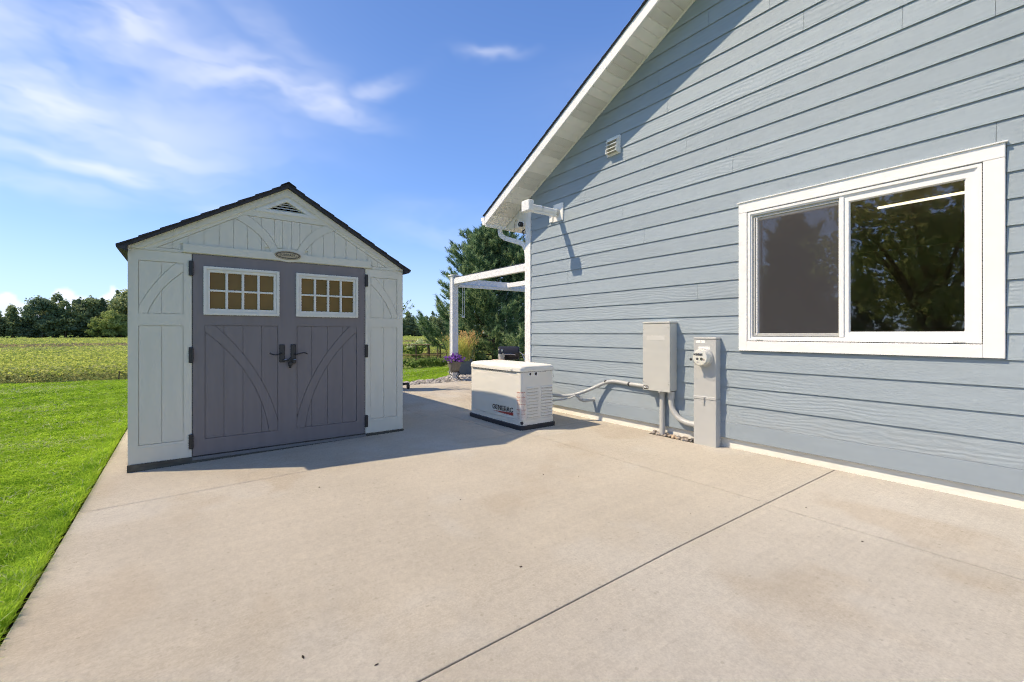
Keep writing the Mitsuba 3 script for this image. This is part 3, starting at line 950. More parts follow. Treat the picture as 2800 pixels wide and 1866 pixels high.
dx = 4.455
e1 = spline([(4.335, 6.185, 2.94), (4.338, 6.182, 2.85), (4.346, 6.14, 2.755), (4.362, 6.05, 2.695)], 6)
e2 = spline([(4.44, 5.74, 2.575), (4.452, 5.665, 2.535), (4.458, 5.615, 2.45), (4.458, 5.60, 2.35)], 6)
add(HOUSE, 'downspout', spout(e1, .112, .088, .03), 'white_metal', 40)
add(HOUSE, 'downspout', spout([e1[-1] + [0, .02, .004], e2[0] + [0, -.02, -.004]], .107, .083), 'white_metal', 40)
add(HOUSE, 'downspout', spout(e2, .112, .088, .03), 'white_metal', 40)
add(HOUSE, 'downspout', spout([(4.458, 5.60, 2.36), (4.458, 5.60, .10)], .107, .083), 'white_metal', 40)
add(HOUSE, 'downspout_strap', box(4.40, 4.516, 5.553, 5.645, 2.20, 2.225), 'white_metal')

# window
WK = f'{HOUSE}__window'
labels[WK] = {'label': 'white framed sliding window with a dark insect screen on its far half'}


def wpart(name, mesh, m, smooth=False, label=None):
    return add(WK, name, mesh, m, smooth, label)


xt = XW - .034
wpart('trim_board', box(xt, XW + .011, WIN[0], WIN[1], OPN[3], WIN[3], .0025), 'trim_mat')
wpart('trim_board', box(xt, XW + .011, OPN[0] + .001, OPN[1] - .001, WIN[2], OPN[2] - .001, .0025), 'trim_mat')
wpart('trim_board', box(xt + .001, XW + .011, WIN[0], OPN[0], WIN[2], OPN[3] - .002, .0025), 'trim_mat')
wpart('trim_board', box(xt + .001, XW + .011, OPN[1], WIN[1], WIN[2], OPN[3] - .002, .0025), 'trim_mat')
wpart('drip_cap', box(xt - .012, XW + .011, WIN[0] - .012, WIN[1] + .012, WIN[3] + .001, WIN[3] + .009), 'white_metal')


def ring_x(y0, y1, z0, z1, wy0, wy1, wz0, wz1, x0, x1):
    """A rectangular frame in (y, z) between x0 and x1 with rails of the given widths."""
    return ext_x(sbox(y0, z0, y1, z1).difference(sbox(y0 + wy0, z0 + wz0, y1 - wy1, z1 - wz1)), x0, x1)


a, b, c, d = OPN
wpart('gasket', ring_x(a, b, c, d, .006, .006, .006, .006, XW - .012, XW + .010), 'gasket')
wpart('frame', ring_x(a + .006, b - .006, c + .006, d - .006, .022, .022, .022, .022, XW - .026, XW + .06), 'white_vinyl')
wpart('frame', ring_x(a + .028, b - .028, c + .028, d - .028, .012, .012, .014, .012, XW - .016, XW + .06), 'white_vinyl')
# right (near) fixed sash
s0, s1 = a + .040, 1.318
wpart('sash', ring_x(s0, s1, c + .042, d - .040, .046, .030, .040, .044, XW - .010, XW + .035), 'white_vinyl')
wpart('meeting_stile', box(XW - .020, XW + .030, 1.319, 1.352, c + .043, d - .041, .002), 'white_vinyl')
wpart('glazing_bead', ring_x(s0 + .046, s1 - .030, c + .082, d - .084, .006, .006, .006, .006, XW + .002, XW + .02), 'white_vinyl')
wpart('pane', tris([(XW + .012, s0 + .045, c + .080), (XW + .012, s1 - .029, c + .080), (XW + .012, s1 - .029, d - .083), (XW + .012, s0 + .045, d - .083)], [(0, 1, 2), (0, 2, 3)]), 'glass_mat')
# left (far) sliding sash behind its insect screen
l0, l1 = 1.353, b - .040
wpart('sash', ring_x(l0, l1, c + .042, d - .040, .012, .040, .036, .044, XW + .020, XW + .055), 'white_vinyl')
wpart('pane', tris([(XW + .045, l0 + .01, c + .076), (XW + .045, l1 - .038, c + .076), (XW + .045, l1 - .038, d - .082), (XW + .045, l0 + .01, d - .082)], [(0, 1, 2), (0, 2, 3)]), 'glass_mat')
wpart('screen_frame', ring_x(l0 + .001, l1 - .012, c + .050, d - .052, .007, .012, .026, .014, XW - .002, XW + .009), 'conduit_mat', label='thin grey frame of the insect screen')
wpart('insect_screen', tris([(XW + .006, l0 + .007, c + .074), (XW + .006, l1 - .022, c + .074), (XW + .006, l1 - .022, d - .064), (XW + .006, l0 + .007, d - .064)], [(0, 1, 2), (0, 2, 3)]), 'screen_mat')
wpart('screen_rod', box(XW - .008, XW + .004, l1 - .046, l1 - .038, c + .062, d - .070), 'white_vinyl')
for yy in (.64, 1.98):
    wpart('weep_cover', box(XW - .030, XW - .0265, yy - .03, yy + .03, c + .010, c + .016), 'conduit_mat')

# room behind the window
mat('room_dark_mat', (.66, .60, .46), .9)
add(HOUSE, 'room_wall', cat([box(XW + .155, 10.0, -2.2, -2.1, -.1, 2.72), box(XW + .155, 10.0, 4.2, 4.3, -.1, 2.72), box(10.0, 10.1, -2.1, 4.2, -.1, 2.72)]), 'room_dark_mat')
add(HOUSE, 'room_ceiling', box(XW + .155, 10.0, -2.1, 4.2, 2.62, 2.70), 'room_dark_mat')
add(HOUSE, 'room_floor', box(XW + .155, 10.0, -2.1, 4.2, -.1, .02), 'interior_floor_mat')
cab = thing('cabinet', 'low dark cabinet inside the house seen through the window', 'cabinet')
add(cab, 'body', box(8.5, 9.05, .95, 3.6, .04, 1.02, .01), 'black_plastic')
add(cab, 'top', box(8.46, 9.08, .92, 3.63, 1.022, 1.05, .006), 'black_plastic')
tv = thing('television', 'dark flat screen hanging right of the brick column inside the window', 'television')
add(tv, 'screen', box(8.50, 8.55, -.75, .48, .55, 1.36, .01), 'black_plastic')
add(tv, 'bracket', box(8.551, 8.70, -.25, 0.0, .8, 1.1), 'iron_mat')
bc = thing('brick_column', 'slim brown brick column inside the house seen through the window', 'column')
add(bc, 'core', box(8.615, 8.84, .545, .855, .02, 1.24), 'mortar_mat')
for r in range(16):
    z = .03 + r * .0755
    for (y0, y1) in ([(.54, .695), (.705, .86)] if r % 2 else [(.54, .615), (.625, .775), (.785, .86)]):
        add(bc, 'brick', box(8.60, 8.85, y0, y1, z, z + .065), 'brick_mat')
lamp = thing('strip_light', 'glowing white strip light on the ceiling inside the near window pane', 'lamp')
add(lamp, 'housing', box(5.985, 6.015, .2, 1.52, 2.508, 2.62), 'room_dark_mat')
scene[part_key(lamp, 'tube')] = {**mikit.ply(tube([(6.0, .22, 2.495), (6.0, 1.50, 2.495)], .012, 10), 'white_vinyl'), 'emitter': {'type': 'area', 'radiance': {'type': 'rgb', 'value': [.42, .385, .30]}}}

# ------------------------------------------------------------------ things on the house wall
v = thing('wall_vent', 'small white louvred exhaust vent high on the siding under the rake', 'vent')
vy0, vy1, vz0, vz1 = 3.652, 3.864, 3.41, 3.63
add(v, 'flange', ring_x(vy0, vy1, vz0, vz1, .022, .022, .022, .022, XW - .030, XW - .005), 'white_metal')
add(v, 'duct', box(XW - .022, XW - .004, vy0 + .021, vy1 - .021, vz0 + .021, vz1 - .021), 'panel_grey')
for s in (vy0 + .022, vy1 - .028):
    add(v, 'cheek', ext_y(Polygon([(XW - .030, vz0 + .01), (XW - .030, vz1 - .01), (XW - .045, vz1 - .02), (XW - .080, vz0 + .045), (XW - .075, vz0 + .02)]), s, s + .006), 'white_metal')
for k in range(4):
    zc = vz1 - .040 - k * .047
    add(v, 'louvre', ext_y(Polygon([(XW - .030, zc + .014), (XW - .030, zc + .019), (XW - .082 - .004 * k, zc - .018), (XW - .086 - .004 * k, zc - .022), (XW - .084 - .004 * k, zc - .026)]), vy0 + .010, vy1 - .030), 'white_metal')

A = thing('bracket_pole', 'white tubular arm with a square end box sticking out of the siding below the rake', 'pole')
ay, az_ = 4.80, 2.905
add(A, 'end_box', box(3.775, 3.865, ay - .085, ay + .085, az_ - .075, az_ + .075, .008), 'white_metal')
add(A, 'tube', tube([(3.862, ay, az_), (4.34, ay, az_)], .043, 24), 'white_metal', 40)
add(A, 'lower_rail', box(3.866, 4.35, ay - .026, ay + .022, az_ - .068, az_ - .0445, .003), 'white_metal')
add(A, 'clamp', cat([tube([(4.05, ay, az_), (4.075, ay, az_)], .049, 24), box(4.052, 4.073, ay - .05, ay - .040, az_ - .02, az_ + .01)]), 'chrome_mat', 40)
add(A, 'collar', lathe([(0, .0), (.062, .0), (.055, .03), (.047, .07), (0, .07)], 'x', (4.395, ay, az_), 24), 'panel_grey', 40)
add(A, 'wall_plate', ext_x(sbox(ay - .115, az_ - .125, ay + .085, az_ + .125), XW - .030, XW - .008), 'white_metal')
add(A, 'mount_block', box(XW - .045, XW - .008, ay + .088, ay + .165, az_ - .12, az_ + .0, .004), 'white_metal')

cam = thing('security_camera', 'small round black camera under the eave at the house corner', 'camera')
add(cam, 'mount', box(4.385, 4.394, 5.60, 5.66, 2.86, 2.93), 'white_metal')
add(cam, 'ring', lathe([(0, 0), (.046, 0), (.046, .014), (.038, .018), (0, .018)], 'x', (4.384, 5.63, 2.893), 24), 'white_metal', 40)
add(cam, 'body', lathe([(0, 0), (.038, 0), (.038, .05), (.030, .056), (.026, .048), (0, .048)], 'x', (4.364, 5.63, 2.893), 24), 'black_plastic', 40)
add(cam, 'lens', lathe([(0, 0), (.018, 0), (.012, .008), (0, .01)], 'x', (4.315, 5.63, 2.893), 16), 'gasket', 40)
hk = thing('plant_bracket', 'black scrolled iron plant bracket hanging below the camera', 'bracket')
sc = [(4.39, 5.61 + .055 * (1 - t / 9) * math.cos(t * .9), 2.76 + .055 * (1 - t / 9) * math.sin(t * .9)) for t in np.linspace(0, 8, 30)]
add(hk, 'scroll', tube(sc, .006, 6), 'iron_mat')
add(hk, 'stem', tube(spline([(4.40, 5.60, 2.82), (4.375, 5.62, 2.76), (4.385, 5.59, 2.66), (4.39, 5.565, 2.60)], 5), .006, 6), 'iron_mat')
add(hk, 'scroll', tube([(4.385, 5.575 + .04 * math.cos(t), 2.665 + .05 * math.sin(t)) for t in np.linspace(0, 5.2, 18)], .006, 6), 'iron_mat')
wh = thing('wire_hook', 'bent brass wire hook hanging from the eave', 'hook')
add(wh, 'wire', tube(spline([(4.389, 5.79, 3.00), (4.38, 5.81, 3.005), (4.38, 5.845, 2.96), (4.38, 5.85, 2.90), (4.38, 5.85, 2.78)], 6), .0035, 6), 'brass_mat')
add(wh, 'wire', tube(spline([(4.38, 5.85, 2.96), (4.375, 5.835, 2.93), (4.38, 5.846, 2.88)], 6), .003, 6), 'brass_mat')

# electrical panel box
P = thing('electrical_panel', 'tall grey metal electrical box with closed cover on the siding left of the meter', 'electrical box')
py0, py1, pz0, pz1, px = 2.858, 3.212, .505, 1.280, 4.247
add(P, 'body', box(px + .012, XW - .013, py0 + .004, py1 - .004, pz0 + .012, pz1 - .020, .004), 'panel_grey')
add(P, 'cover', box(px, px + .0115, py0, py1, pz0, pz1 - .022, .003), 'panel_grey')
add(P, 'hood', box(px - .007, XW - .013, py0 - .004, py1 + .004, pz1 - .0195, pz1, .004), 'panel_grey')
add(P, 'faded_label', box(px - .0012, px, 2.925, 3.155, 1.075, 1.125), 'pale_tape', label='faded pale strip across the cover')
add(P, 'rating_plate', box(px - .0015, px, 3.135, 3.200, .515, .555), 'ink_mat', label='small black plate in the lower left corner')
add(P, 'plate_lettering', text_on('RES', .020, .0008, 'x', (px - .0015, 3.193, .525), .05), 'white_label')
add(P, 'latch', box(px - .006, px + .004, 2.98, 3.0, pz0 - .012, pz0 + .006, .002), 'panel_grey')

for yy in (2.872, 3.198):
    for zz in (.60, 1.20):
        add(P, 'screw', lathe([(0, 0), (.006, 0), (.005, .003), (0, .003)], 'x', (px, yy, zz), 10), 'chrome_mat')
# meter pedestal
M = thing('meter_pedestal', 'floor standing grey electric meter pedestal with a round glass meter', 'electric meter')
my0, my1, mz1, mx = 2.367, 2.609, 1.112, 4.298
add(M, 'lower_body', box(mx, XW - .013, my0, my1, -.05, .478, .003), 'pedestal_grey')
add(M, 'upper_body', box(mx, XW - .013, my0, my1, .482, mz1 - .024, .003), 'pedestal_grey')
add(M, 'flange', box(mx - .007, mx + .02, my0 - .002, my1 + .002, .474, .502, .003), 'pedestal_grey')
add(M, 'hood', box(mx - .006, XW - .013, my0 - .003, my1 + .003, mz1 - .022, mz1, .004), 'pedestal_grey')
add(M, 'label_tape', box(mx - .001, mx, 2.485, 2.585, 1.050, 1.078), 'white_label')
add(M, 'label_tape', rotz(box(mx - .001, mx, 2.432, 2.555, .985, 1.014), 0), 'white_label')
add(M, 'label_print', text_on('2', .016, .0005, 'x', (mx - .001, 2.536, 1.056)), 'ink_mat')
my, mz = 2.487, .905
add(M, 'meter_ring', lathe([(.060, 0), (.092, 0), (.094, .022), (.088, .028), (.078, .028)], 'x', (mx, my, mz), 36), 'pedestal_grey', 40)
add(M, 'meter_body', lathe([(0, .0), (.078, .0), (.080, .03), (.079, .085), (.074, .092), (0, .093)], 'x', (mx - .002, my, mz), 36), 'meter_face_mat', 40, label='cream meter face')
xf = mx - .0955
add(M, 'meter_display', box(xf - .002, xf + .001, my - .030, my + .044, mz + .020, mz + .042), 'dark_grey')
add(M, 'meter_mark', lathe([(0, 0), (.009, 0), (.009, .002), (0, .002)], 'x', (xf, my + .058, mz + .031), 14), 'dark_grey')
for (yy, zz, rr) in [(.024, -.014, .012), (-.020, -.014, .015), (-.045, -.02, .010)]:
    add(M, 'meter_dial', lathe([(0, 0), (rr, 0), (rr, .002), (0, .002)], 'x', (xf, my + yy, mz + zz), 16), 'dark_grey' if rr != .010 else 'sticker_grey_mat')
add(M, 'meter_print', text_on('kWh', .010, .0005, 'x', (xf, my + .03, mz - .052)), 'sticker_grey_mat')
add(M, 'meter_cover', lathe([(.080, .02), (.083, .03), (.083, .098), (.079, .112), (.066, .122), (.03, .126), (0, .127)], 'x', (mx, my, mz), 36), 'dome_mat', 40)
add(M, 'seal', cat([box(xf - .030, xf - .022, my + .066, my + .094, mz - .030, mz - .012, .003), tube([(xf - .026, my + .078, mz - .035), (xf - .026, my + .078, mz - .006)], .006, 8)]), 'ink_mat')
add(M, 'hasp', cat([box(mx - .016, mx - .007, 2.478, 2.512, .494, .500, .001), box(mx - .016, mx - .006, 2.484, 2.508, .470, .492, .003), box(mx - .011, mx - .001, 2.487, 2.503, .415, .470, .003)]), 'conduit_mat')

C = thing('riser_conduit', 'straight grey conduit pipe running from the electrical box into the ground', 'conduit')
add(C, 'pipe', tube([(4.345, 3.02, -.08), (4.345, 3.02, .495)], .0305, 20), 'conduit_mat', 40)
add(C, 'coupling', tube([(4.345, 3.02, .455), (4.345, 3.02, .506)], .036, 20), 'conduit_mat', 40)
C = thing('elbow_conduit', 'curved grey conduit sweeping from the electrical box down to the meter pedestal', 'conduit')
add(C, 'pipe', tube(spline([(4.340, 2.905, .505), (4.340, 2.905, .40), (4.340, 2.885, .315), (4.340, 2.82, .235), (4.340, 2.73, .195), (4.340, 2.605, .185)], 8), .030, 20), 'conduit_mat', 40)
add(C, 'coupling', tube([(4.340, 2.905, .43), (4.340, 2.905, .506)], .037, 20), 'conduit_mat', 40)

# generator
G = thing('generator', 'cream standby generator with rounded lid on a black base beside the shed', 'generator')
gx0, gx1, gy0, gy1 = 3.222, 3.738, 4.163, 5.322


def bowed(o, bow, r=.05):
    """Plan of the housing: a rectangle grown by o whose long left side bows out a little."""
    p = rounded(gx0 - o, gx1 + o, gy0 - o, gy1 + o, r, 8)
    t = np.linspace(0, 1, 24)
    b = Polygon([(gx0 - o + .02, gy0 - o + .02)] + [(gx0 - o - bow * math.sin(math.pi * u), gy0 - o + .02 + (gy1 - gy0 + 2 * o - .04) * u) for u in t] + [(gx0 - o + .02, gy1 + o - .02)])
    return unary_union([p, b]).buffer(0)


def lifted(levels):
    """A shell through plans (polygon outlines of equal point count) at given heights."""
    n = 120
    rings = []
    for poly, z in levels:
        e = poly.exterior
        rings.append(np.array([[*e.interpolate(s * e.length / n).coords[0], z] for s in range(n)]))
    c = np.array([(gx0 + gx1) / 2, (gy0 + gy1) / 2])
    out = []
    for r in rings:      # start every ring at the same bearing
        a = np.arctan2((r[:, 1] - c[1]), (r[:, 0] - c[0]))
        k = np.argmin(np.abs(a - a.min()))
        r = np.roll(r, -k, 0)
        out.append(r)
    v = np.vstack(out + [[[*c, levels[0][1]]], [[*c, levels[-1][1]]]])
    f = []
    for i in range(len(out) - 1):
        for j in range(n):
            k = (j + 1) % n
            f += [(i * n + j, i * n + k, (i + 1) * n + k), (i * n + j, (i + 1) * n + k, (i + 1) * n + j)]
    L = len(out)
    for j in range(n):
        k = (j + 1) % n
        f += [(L * n, k, j), (L * n + 1, (L - 1) * n + j, (L - 1) * n + k)]
    m = tris(v, f)
    m.fix_normals()
    return m


add(G, 'base', lifted([(bowed(.022, .012), .0), (bowed(.022, .012), .046), (bowed(.014, .012), .052)]), 'generator_base_mat', 30)
add(G, 'skirt', lifted([(bowed(.004, .010), .0525), (bowed(.004, .010), .108), (bowed(-.003, .010), .112)]), 'generator_mat', 30)
add(G, 'housing', lifted([(bowed(-.004, .016), .1125), (bowed(.0, .020), .118), (bowed(.0, .020), .690)]), 'generator_mat', 30)
lid = [(bowed(.010, .022), .690), (bowed(.012, .022), .694), (bowed(.011, .021), .728), (bowed(.003, .018), .748), (bowed(-.02, .012), .762), (bowed(-.10, .004), .774), (bowed(-.20, .0), .779)]
add(G, 'lid', lifted(lid), 'generator_mat', 35)
add(G, 'lid_seam', lifted([(bowed(.0015, .021), .6835), (bowed(.0015, .021), .690)]), 'gasket', 30)
# the dark crescent under the lid and the seam of the corner post
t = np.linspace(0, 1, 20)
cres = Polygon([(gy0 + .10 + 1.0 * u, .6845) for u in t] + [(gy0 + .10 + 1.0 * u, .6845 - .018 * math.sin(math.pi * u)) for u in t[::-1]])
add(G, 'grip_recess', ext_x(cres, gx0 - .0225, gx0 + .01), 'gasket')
add(G, 'seam', box(gx0 - .0035, gx0 + .01, gy0 + .092, gy0 + .0945, .114, .684), 'gasket')
add(G, 'seam', cat([box(gx0 - .012, gx0, gy0 + .06, gy0 + .0615, .695, .728)]), 'panel_grey')
add(G, 'lid_latch', box(gx0 - .032, gx0, 4.32, 4.355, .703, .722, .003), 'generator_mat')
for (x, rr) in [(3.352, .020), (3.437, .024)]:
    add(G, 'lock_rim', lathe([(rr - .004, 0), (rr + .003, 0), (rr + .003, .004), (rr - .004, .004)], 'y', (x, gy0, .660), 20), 'white_vinyl', 40)
    add(G, 'lock', lathe([(0, 0), (rr, 0), (rr * .9, .003), (.006, .006), (0, .007)], 'y', (x, gy0, .660), 20), 'black_plastic', 40)
for (x0, x1) in [(3.30, 3.482), (3.522, 3.70)]:
    for k in range(10):
        z = .492 - k * .0378
        pts = [(gy0 - .0005, z + .014), (gy0 - .009, z + .006), (gy0 - .011, z - .004), (gy0 - .008, z - .010), (gy0 - .0005, z - .010)]
        add(G, 'louvre', ext_x(Polygon(pts), x0, x1), 'generator_mat', 30)
        add(G, 'louvre_slot', box(x0 + .004, x1 - .004, gy0 - .0032, gy0 + .001, z - .0155, z - .0105), 'gasket')
add(G, 'drain_plug', rotz(lathe([(0, 0), (.021, 0), (.019, .006), (0, .007)], 'y', (gx0 + .012, gy0 + .008, .082), 20), -45, (gx0 + .015, gy0 + .012, 0)), 'black_plastic', 40)
add(G, 'handle_slot', box(3.722, 3.726, gy0 - .002, gy0 + .002, .60, .635), 'gasket')


def bow_x(m):
    """Moves lettering that was set on the plane x = gx0 onto the bowed side."""
    v = m.vertices
    u = np.clip((v[:, 1] - gy0 - .02) / (gy1 - gy0 - .04), 0, 1)
    v[:, 0] -= .0205 * np.sin(np.pi * u)
    m.vertices = v
    return m


tx = text_on('GENERAC', .056, .003, 'x', (gx0, 4.745, .186), .425)
add(G, 'lettering', bow_x(tx), 'ink_mat', label='black raised maker lettering')
wedge = Polygon([(4.742, .1655), (4.318, .186), (4.318, .150)])
ws = cat([ext_x(wedge.intersection(sbox(4.318 + i * .053, 0, 4.318 + (i + 1) * .053, 1)), gx0 - .003, gx0 + .004) for i in range(8)])
add(G, 'swoosh', bow_x(ws), 'red_mat', label='red wedge under the lettering')
# warning sticker that wraps the rounded front corner
arcp = [(gx0 + .05 + .05 * math.cos(t), gy0 + .05 + .05 * math.sin(t)) for t in np.linspace(math.pi, 1.5 * math.pi, 10)]


def wrap(z0, z1, off, u0=0.0, u1=1.0):
    line = LineString([(gx0, gy0 + .088)] + arcp + [(gx0 + .056, gy0)])
    p = np.array([line.interpolate(u0 + (u1 - u0) * t, normalized=True).coords[0] for t in np.linspace(0, 1, 14)])
    c = np.array([gx0 + .05, gy0 + .05])
    nrm = p - c
    nrm[p[:, 1] > gy0 + .05] = [-1, 0]
    nrm[p[:, 0] > gx0 + .05] = [0, -1]
    nrm = unit(nrm)
    o = p + nrm * off
    n = len(p)
    v = np.vstack([np.c_[o, np.full(n, z0)], np.c_[o, np.full(n, z1)]])
    f = [(j, j + 1, n + j + 1) for j in range(n - 1)] + [(j, n + j + 1, n + j) for j in range(n - 1)]
    return tris(v, f)


st = add(G, 'warning_sticker', wrap(.128, .452, .0055), 'sticker_mat', True, label='cream warning sticker with red bars round the corner')
for z in (.445, .388, .346, .305, .236, .190):
    scene[part_key(st, 'red_bar')] = mikit.ply(wrap(z - .004, z + .004, .0065), 'sticker_red_mat', True)
g2 = np.random.default_rng(12)
ms = []
for z in np.arange(.136, .44, .0085):
    if min(abs(z - q) for q in (.445, .388, .346, .305, .236, .190)) < .009:
        continue
    u = .10
    while u < .9:
        w = g2.uniform(.02, .09)
        if g2.random() < .72:
            ms.append(wrap(z, z + .0042, .0064, u, min(u + w, .93)))
        u += w + .03
scene[part_key(st, 'fine_print')] = mikit.ply(cat(ms), 'sticker_grey_mat', True)
labels[f'{st}__fine_print'] = {'kind': 'stuff'}

F = thing('flexible_conduit', 'grey flexible conduit looping from the generator to the electrical box along the siding', 'conduit')
fp = [(3.735, 4.63, .40), (3.80, 4.58, .385), (3.98, 4.40, .325), (4.13, 4.235, .335), (4.26, 4.06, .415), (4.345, 3.87, .515), (4.36, 3.72, .545), (4.355, 3.48, .535), (4.35, 3.20, .530)]
fs = spline(fp, 26)
add(F, 'hose', tube(fs, .0215 + .0011 * (np.arange(len(fs)) % 2), 14), 'conduit_mat', 50)
add(F, 'strap', tube([(4.352, 3.872, .525), (4.354, 3.852, .529)], .026, 14), 'dark_grey')
add(F, 'strap', tube([(4.354, 3.500, .536), (4.354, 3.480, .535)], .027, 14), 'dark_grey')
add(F, 'connector', tube([(4.348, 3.250, .532), (4.348, 3.205, .531)], .031, 14), 'conduit_mat', 40)
Q = thing('gas_pipe', 'thin gas line with a grey elbow running from the generator into the siding', 'pipe')
add(Q, 'hose', tube(spline([(3.735, 4.50, .24), (3.86, 4.43, .255), (4.05, 4.27, .29), (4.14, 4.20, .335)], 6), .011, 10), 'conduit_mat', 40)
add(Q, 'fitting', tube([(3.735, 4.50, .24), (3.80, 4.465, .245)], .019, 12), 'black_plastic', 40)
add(Q, 'elbow', tube(spline([(4.145, 4.195, .345), (4.185, 4.165, .30), (4.23, 4.13, .265), (4.30, 4.115, .268), (4.395, 4.10, .27)], 6), .020, 12), 'conduit_mat', 40)
add(Q, 'coupling', tube([(4.185, 4.165, .302), (4.205, 4.15, .285)], .027, 12), 'conduit_mat', 40)
add(Q, 'valve_handle', box(4.13, 4.16, 4.17, 4.23, .352, .362, .002), 'conduit_mat')
add(Q, 'wall_flange', lathe([(0, 0), (.035, 0), (.033, .006), (0, .006)], 'x', (XW - .011, 4.10, .27), 16), 'conduit_mat', 40)

# pebbles in the pocket between the paving and the foundation
structure('pebble_pocket', 'small pocket of rounded pebbles between conduit and meter pedestal')
add(None, 'pebble_pocket', box(4.30, 4.42, 2.62, 3.17, -.05, .003), 'joint_mat')
g = np.random.default_rng(5)
for k in range(44):
    m = trimesh.creation.icosphere(2, 1.0)
    m.vertices *= (1 + .25 * (meshkit.fbm(m.vertices * 1.3 + k * 7, 2, k)[:, None] - .5))
    r = g.uniform(.011, .024)
    m.apply_scale([r * g.uniform(.8, 1.3), r * g.uniform(.8, 1.4), r * g.uniform(.6, .95)])
    m = rotz(m, g.uniform(0, 180))
    yy = g.uniform(2.62, 3.15)
    m.apply_translation([g.uniform(4.29, 4.405), yy, g.uniform(.004, .022)])
    add('pebble_pocket', 'pebble', m, 'stone_mat', True)


# ------------------------------------------------------------------ shed
S = thing('storage_shed', 'pale grey storage shed with dark grey double doors and a black gabled roof', 'shed')
SX0, SX1, CX = -.381, 2.091, .855
YF = 5.0                         # face of the stiles
YR = 8.95
WT, PK = 1.880, 2.622            # wall top, peak of the gable wall
GB = .022                        # lower edge of the panels


def zb(x):
    return float(gz(x))


DX0, DX1 = .066, 1.648           # the door opening
wall = Polygon([(SX0, GB), (DX0, GB), (DX0, WT), (DX1, WT), (DX1, GB), (SX1, GB), (SX1, WT + .02), (CX, PK), (SX0, WT + .02)])
vent_in = Polygon([(.672, 2.384), (.850, 2.488), (1.030, 2.384)])
add(S, 'front_wall', ext_y(wall.difference(vent_in), YF + .018, YF + .06), 'shed_panel_mat')


def mx_(p):
    return affinity.scale(p, -1, 1, origin=(CX, 0))


U = sbox(-.311, 1.325, .001, 1.785)
Lw = sbox(-.311, .178, .001, 1.218)
band = Polygon(arc3((-.308, 1.383), (-.195, 1.597), (-.054, 1.778)) + [(-.001, 1.785), (-.001, 1.706)] + arc3((-.002, 1.705), (-.142, 1.55), (-.252, 1.326))[0:] + [(-.311, 1.326)]).buffer(0)
stiles = sbox(SX0, GB, DX0 - .004, WT - .004).difference(unary_union([U, Lw]))


def boards(key, region, cuts, y0, y1, m, gap=.0026, name='board', horizontal=False):
    x0, z0, x1, z1 = region.bounds
    e = [x0 - 1] + list(cuts) + [x1 + 1]
    for a, b in zip(e[:-1], e[1:]):
        q = region.intersection(sbox(a + gap / 2, z0 - 1, b - gap / 2, z1 + 1))
        for w in polys(q):
            if w.area > 4e-4:
                add(key, name, ext_y(w, y0, y1, .0015), m)


for flip in (False, True):
    f = mx_ if flip else (lambda p: p)
    k = add(S, 'side_panel', ext_y(f(stiles), YF, YF + .0178, .002), 'shed_panel_mat')
    c = 2 * CX + .153 if flip else -.153
    up = f(U.buffer(-.003, join_style=2).difference(band.buffer(.003)))
    boards(k, up, [c], YF + .0055, YF + .0178, 'shed_panel_mat')
    add(k, 'arched_band', ext_y(f(band.intersection(U.buffer(-.0015, join_style=2))), YF + .002, YF + .0178, .0015), 'shed_panel_mat')
    boards(k, f(Lw.buffer(-.003, join_style=2)), [c], YF + .0055, YF + .0178, 'shed_panel_mat')
    add(k, 'bottom_ridge', ext_y(f(sbox(-.309, .150, -.001, .158)), YF - .003, YF - .0001), 'shed_panel_mat')
# gable
rec = Polygon([(-.19, 1.906), (.47, 2.297), (1.24, 2.297), (1.90, 1.906)])
gtri = Polygon([(SX0, WT + .002), (SX1, WT + .002), (SX1, WT + .020), (CX, PK), (SX0, WT + .020)])
gk = add(S, 'gable_panel', ext_y(gtri.difference(rec).difference(vent_in.buffer(.030, join_style=2)), YF, YF + .0178, .002), 'shed_panel_mat')
lb = Polygon([(.30, 2.30), (.46, 2.30)] + arc3((.46, 2.24), (.60, 2.13), (.715, 1.965)) + [(.63, 1.965)] + arc3((.60, 1.965), (.50, 2.08), (.37, 2.17))).buffer(0)
rb = Polygon(arc3((1.216, 2.301), (1.064, 2.183), (.944, 2.0)) + [(.944, 1.96), (1.005, 1.96)] + arc3((1.005, 1.976), (1.148, 2.154), (1.324, 2.259)) + [(1.32, 2.30)]).buffer(0)
lbm = mx_(rb)
GR = [-.079, .036, .155, .272, .388, .502, .621, .735, .811, .891, .972, 1.086, 1.202, 1.320, 1.437, 1.551, 1.670, 1.788]
reg = rec.buffer(-.003, join_style=2).difference(unary_union([rb, lbm]).buffer(.003)).difference(sbox(-.02, 1.80, 1.725, 1.965)).difference(sbox(.65, 1.9, 1.05, 2.01))
boards(gk, reg, GR, YF + .0055, YF + .0178, 'shed_panel_mat')
for q in (rb, lbm):
    add(gk, 'arched_band', ext_y(q.intersection(rec.buffer(-.0015, join_style=2)), YF + .002, YF + .0178, .0015), 'shed_panel_mat')
rake = Polygon([(SX0, WT + .020), (CX, PK), (SX1, WT + .020), (SX1, WT + .004), (SX1 - .08, WT + .004), (CX, PK - .075), (SX0 + .08, WT + .004), (SX0, WT + .004)])
add(gk, 'rake_board', ext_y(rake, YF - .012, YF - .0003, .003), 'shed_panel_mat')
add(gk, 'wall_ledge', ext_y(sbox(SX0, WT - .0035, DX0 - .08, WT + .0015), YF - .006, YF + .0178, .002), 'shed_panel_mat')
add(gk, 'wall_ledge', ext_y(sbox(DX1 + .08, WT - .0035, SX1, WT + .0015), YF - .006, YF + .0178, .002), 'shed_panel_mat')
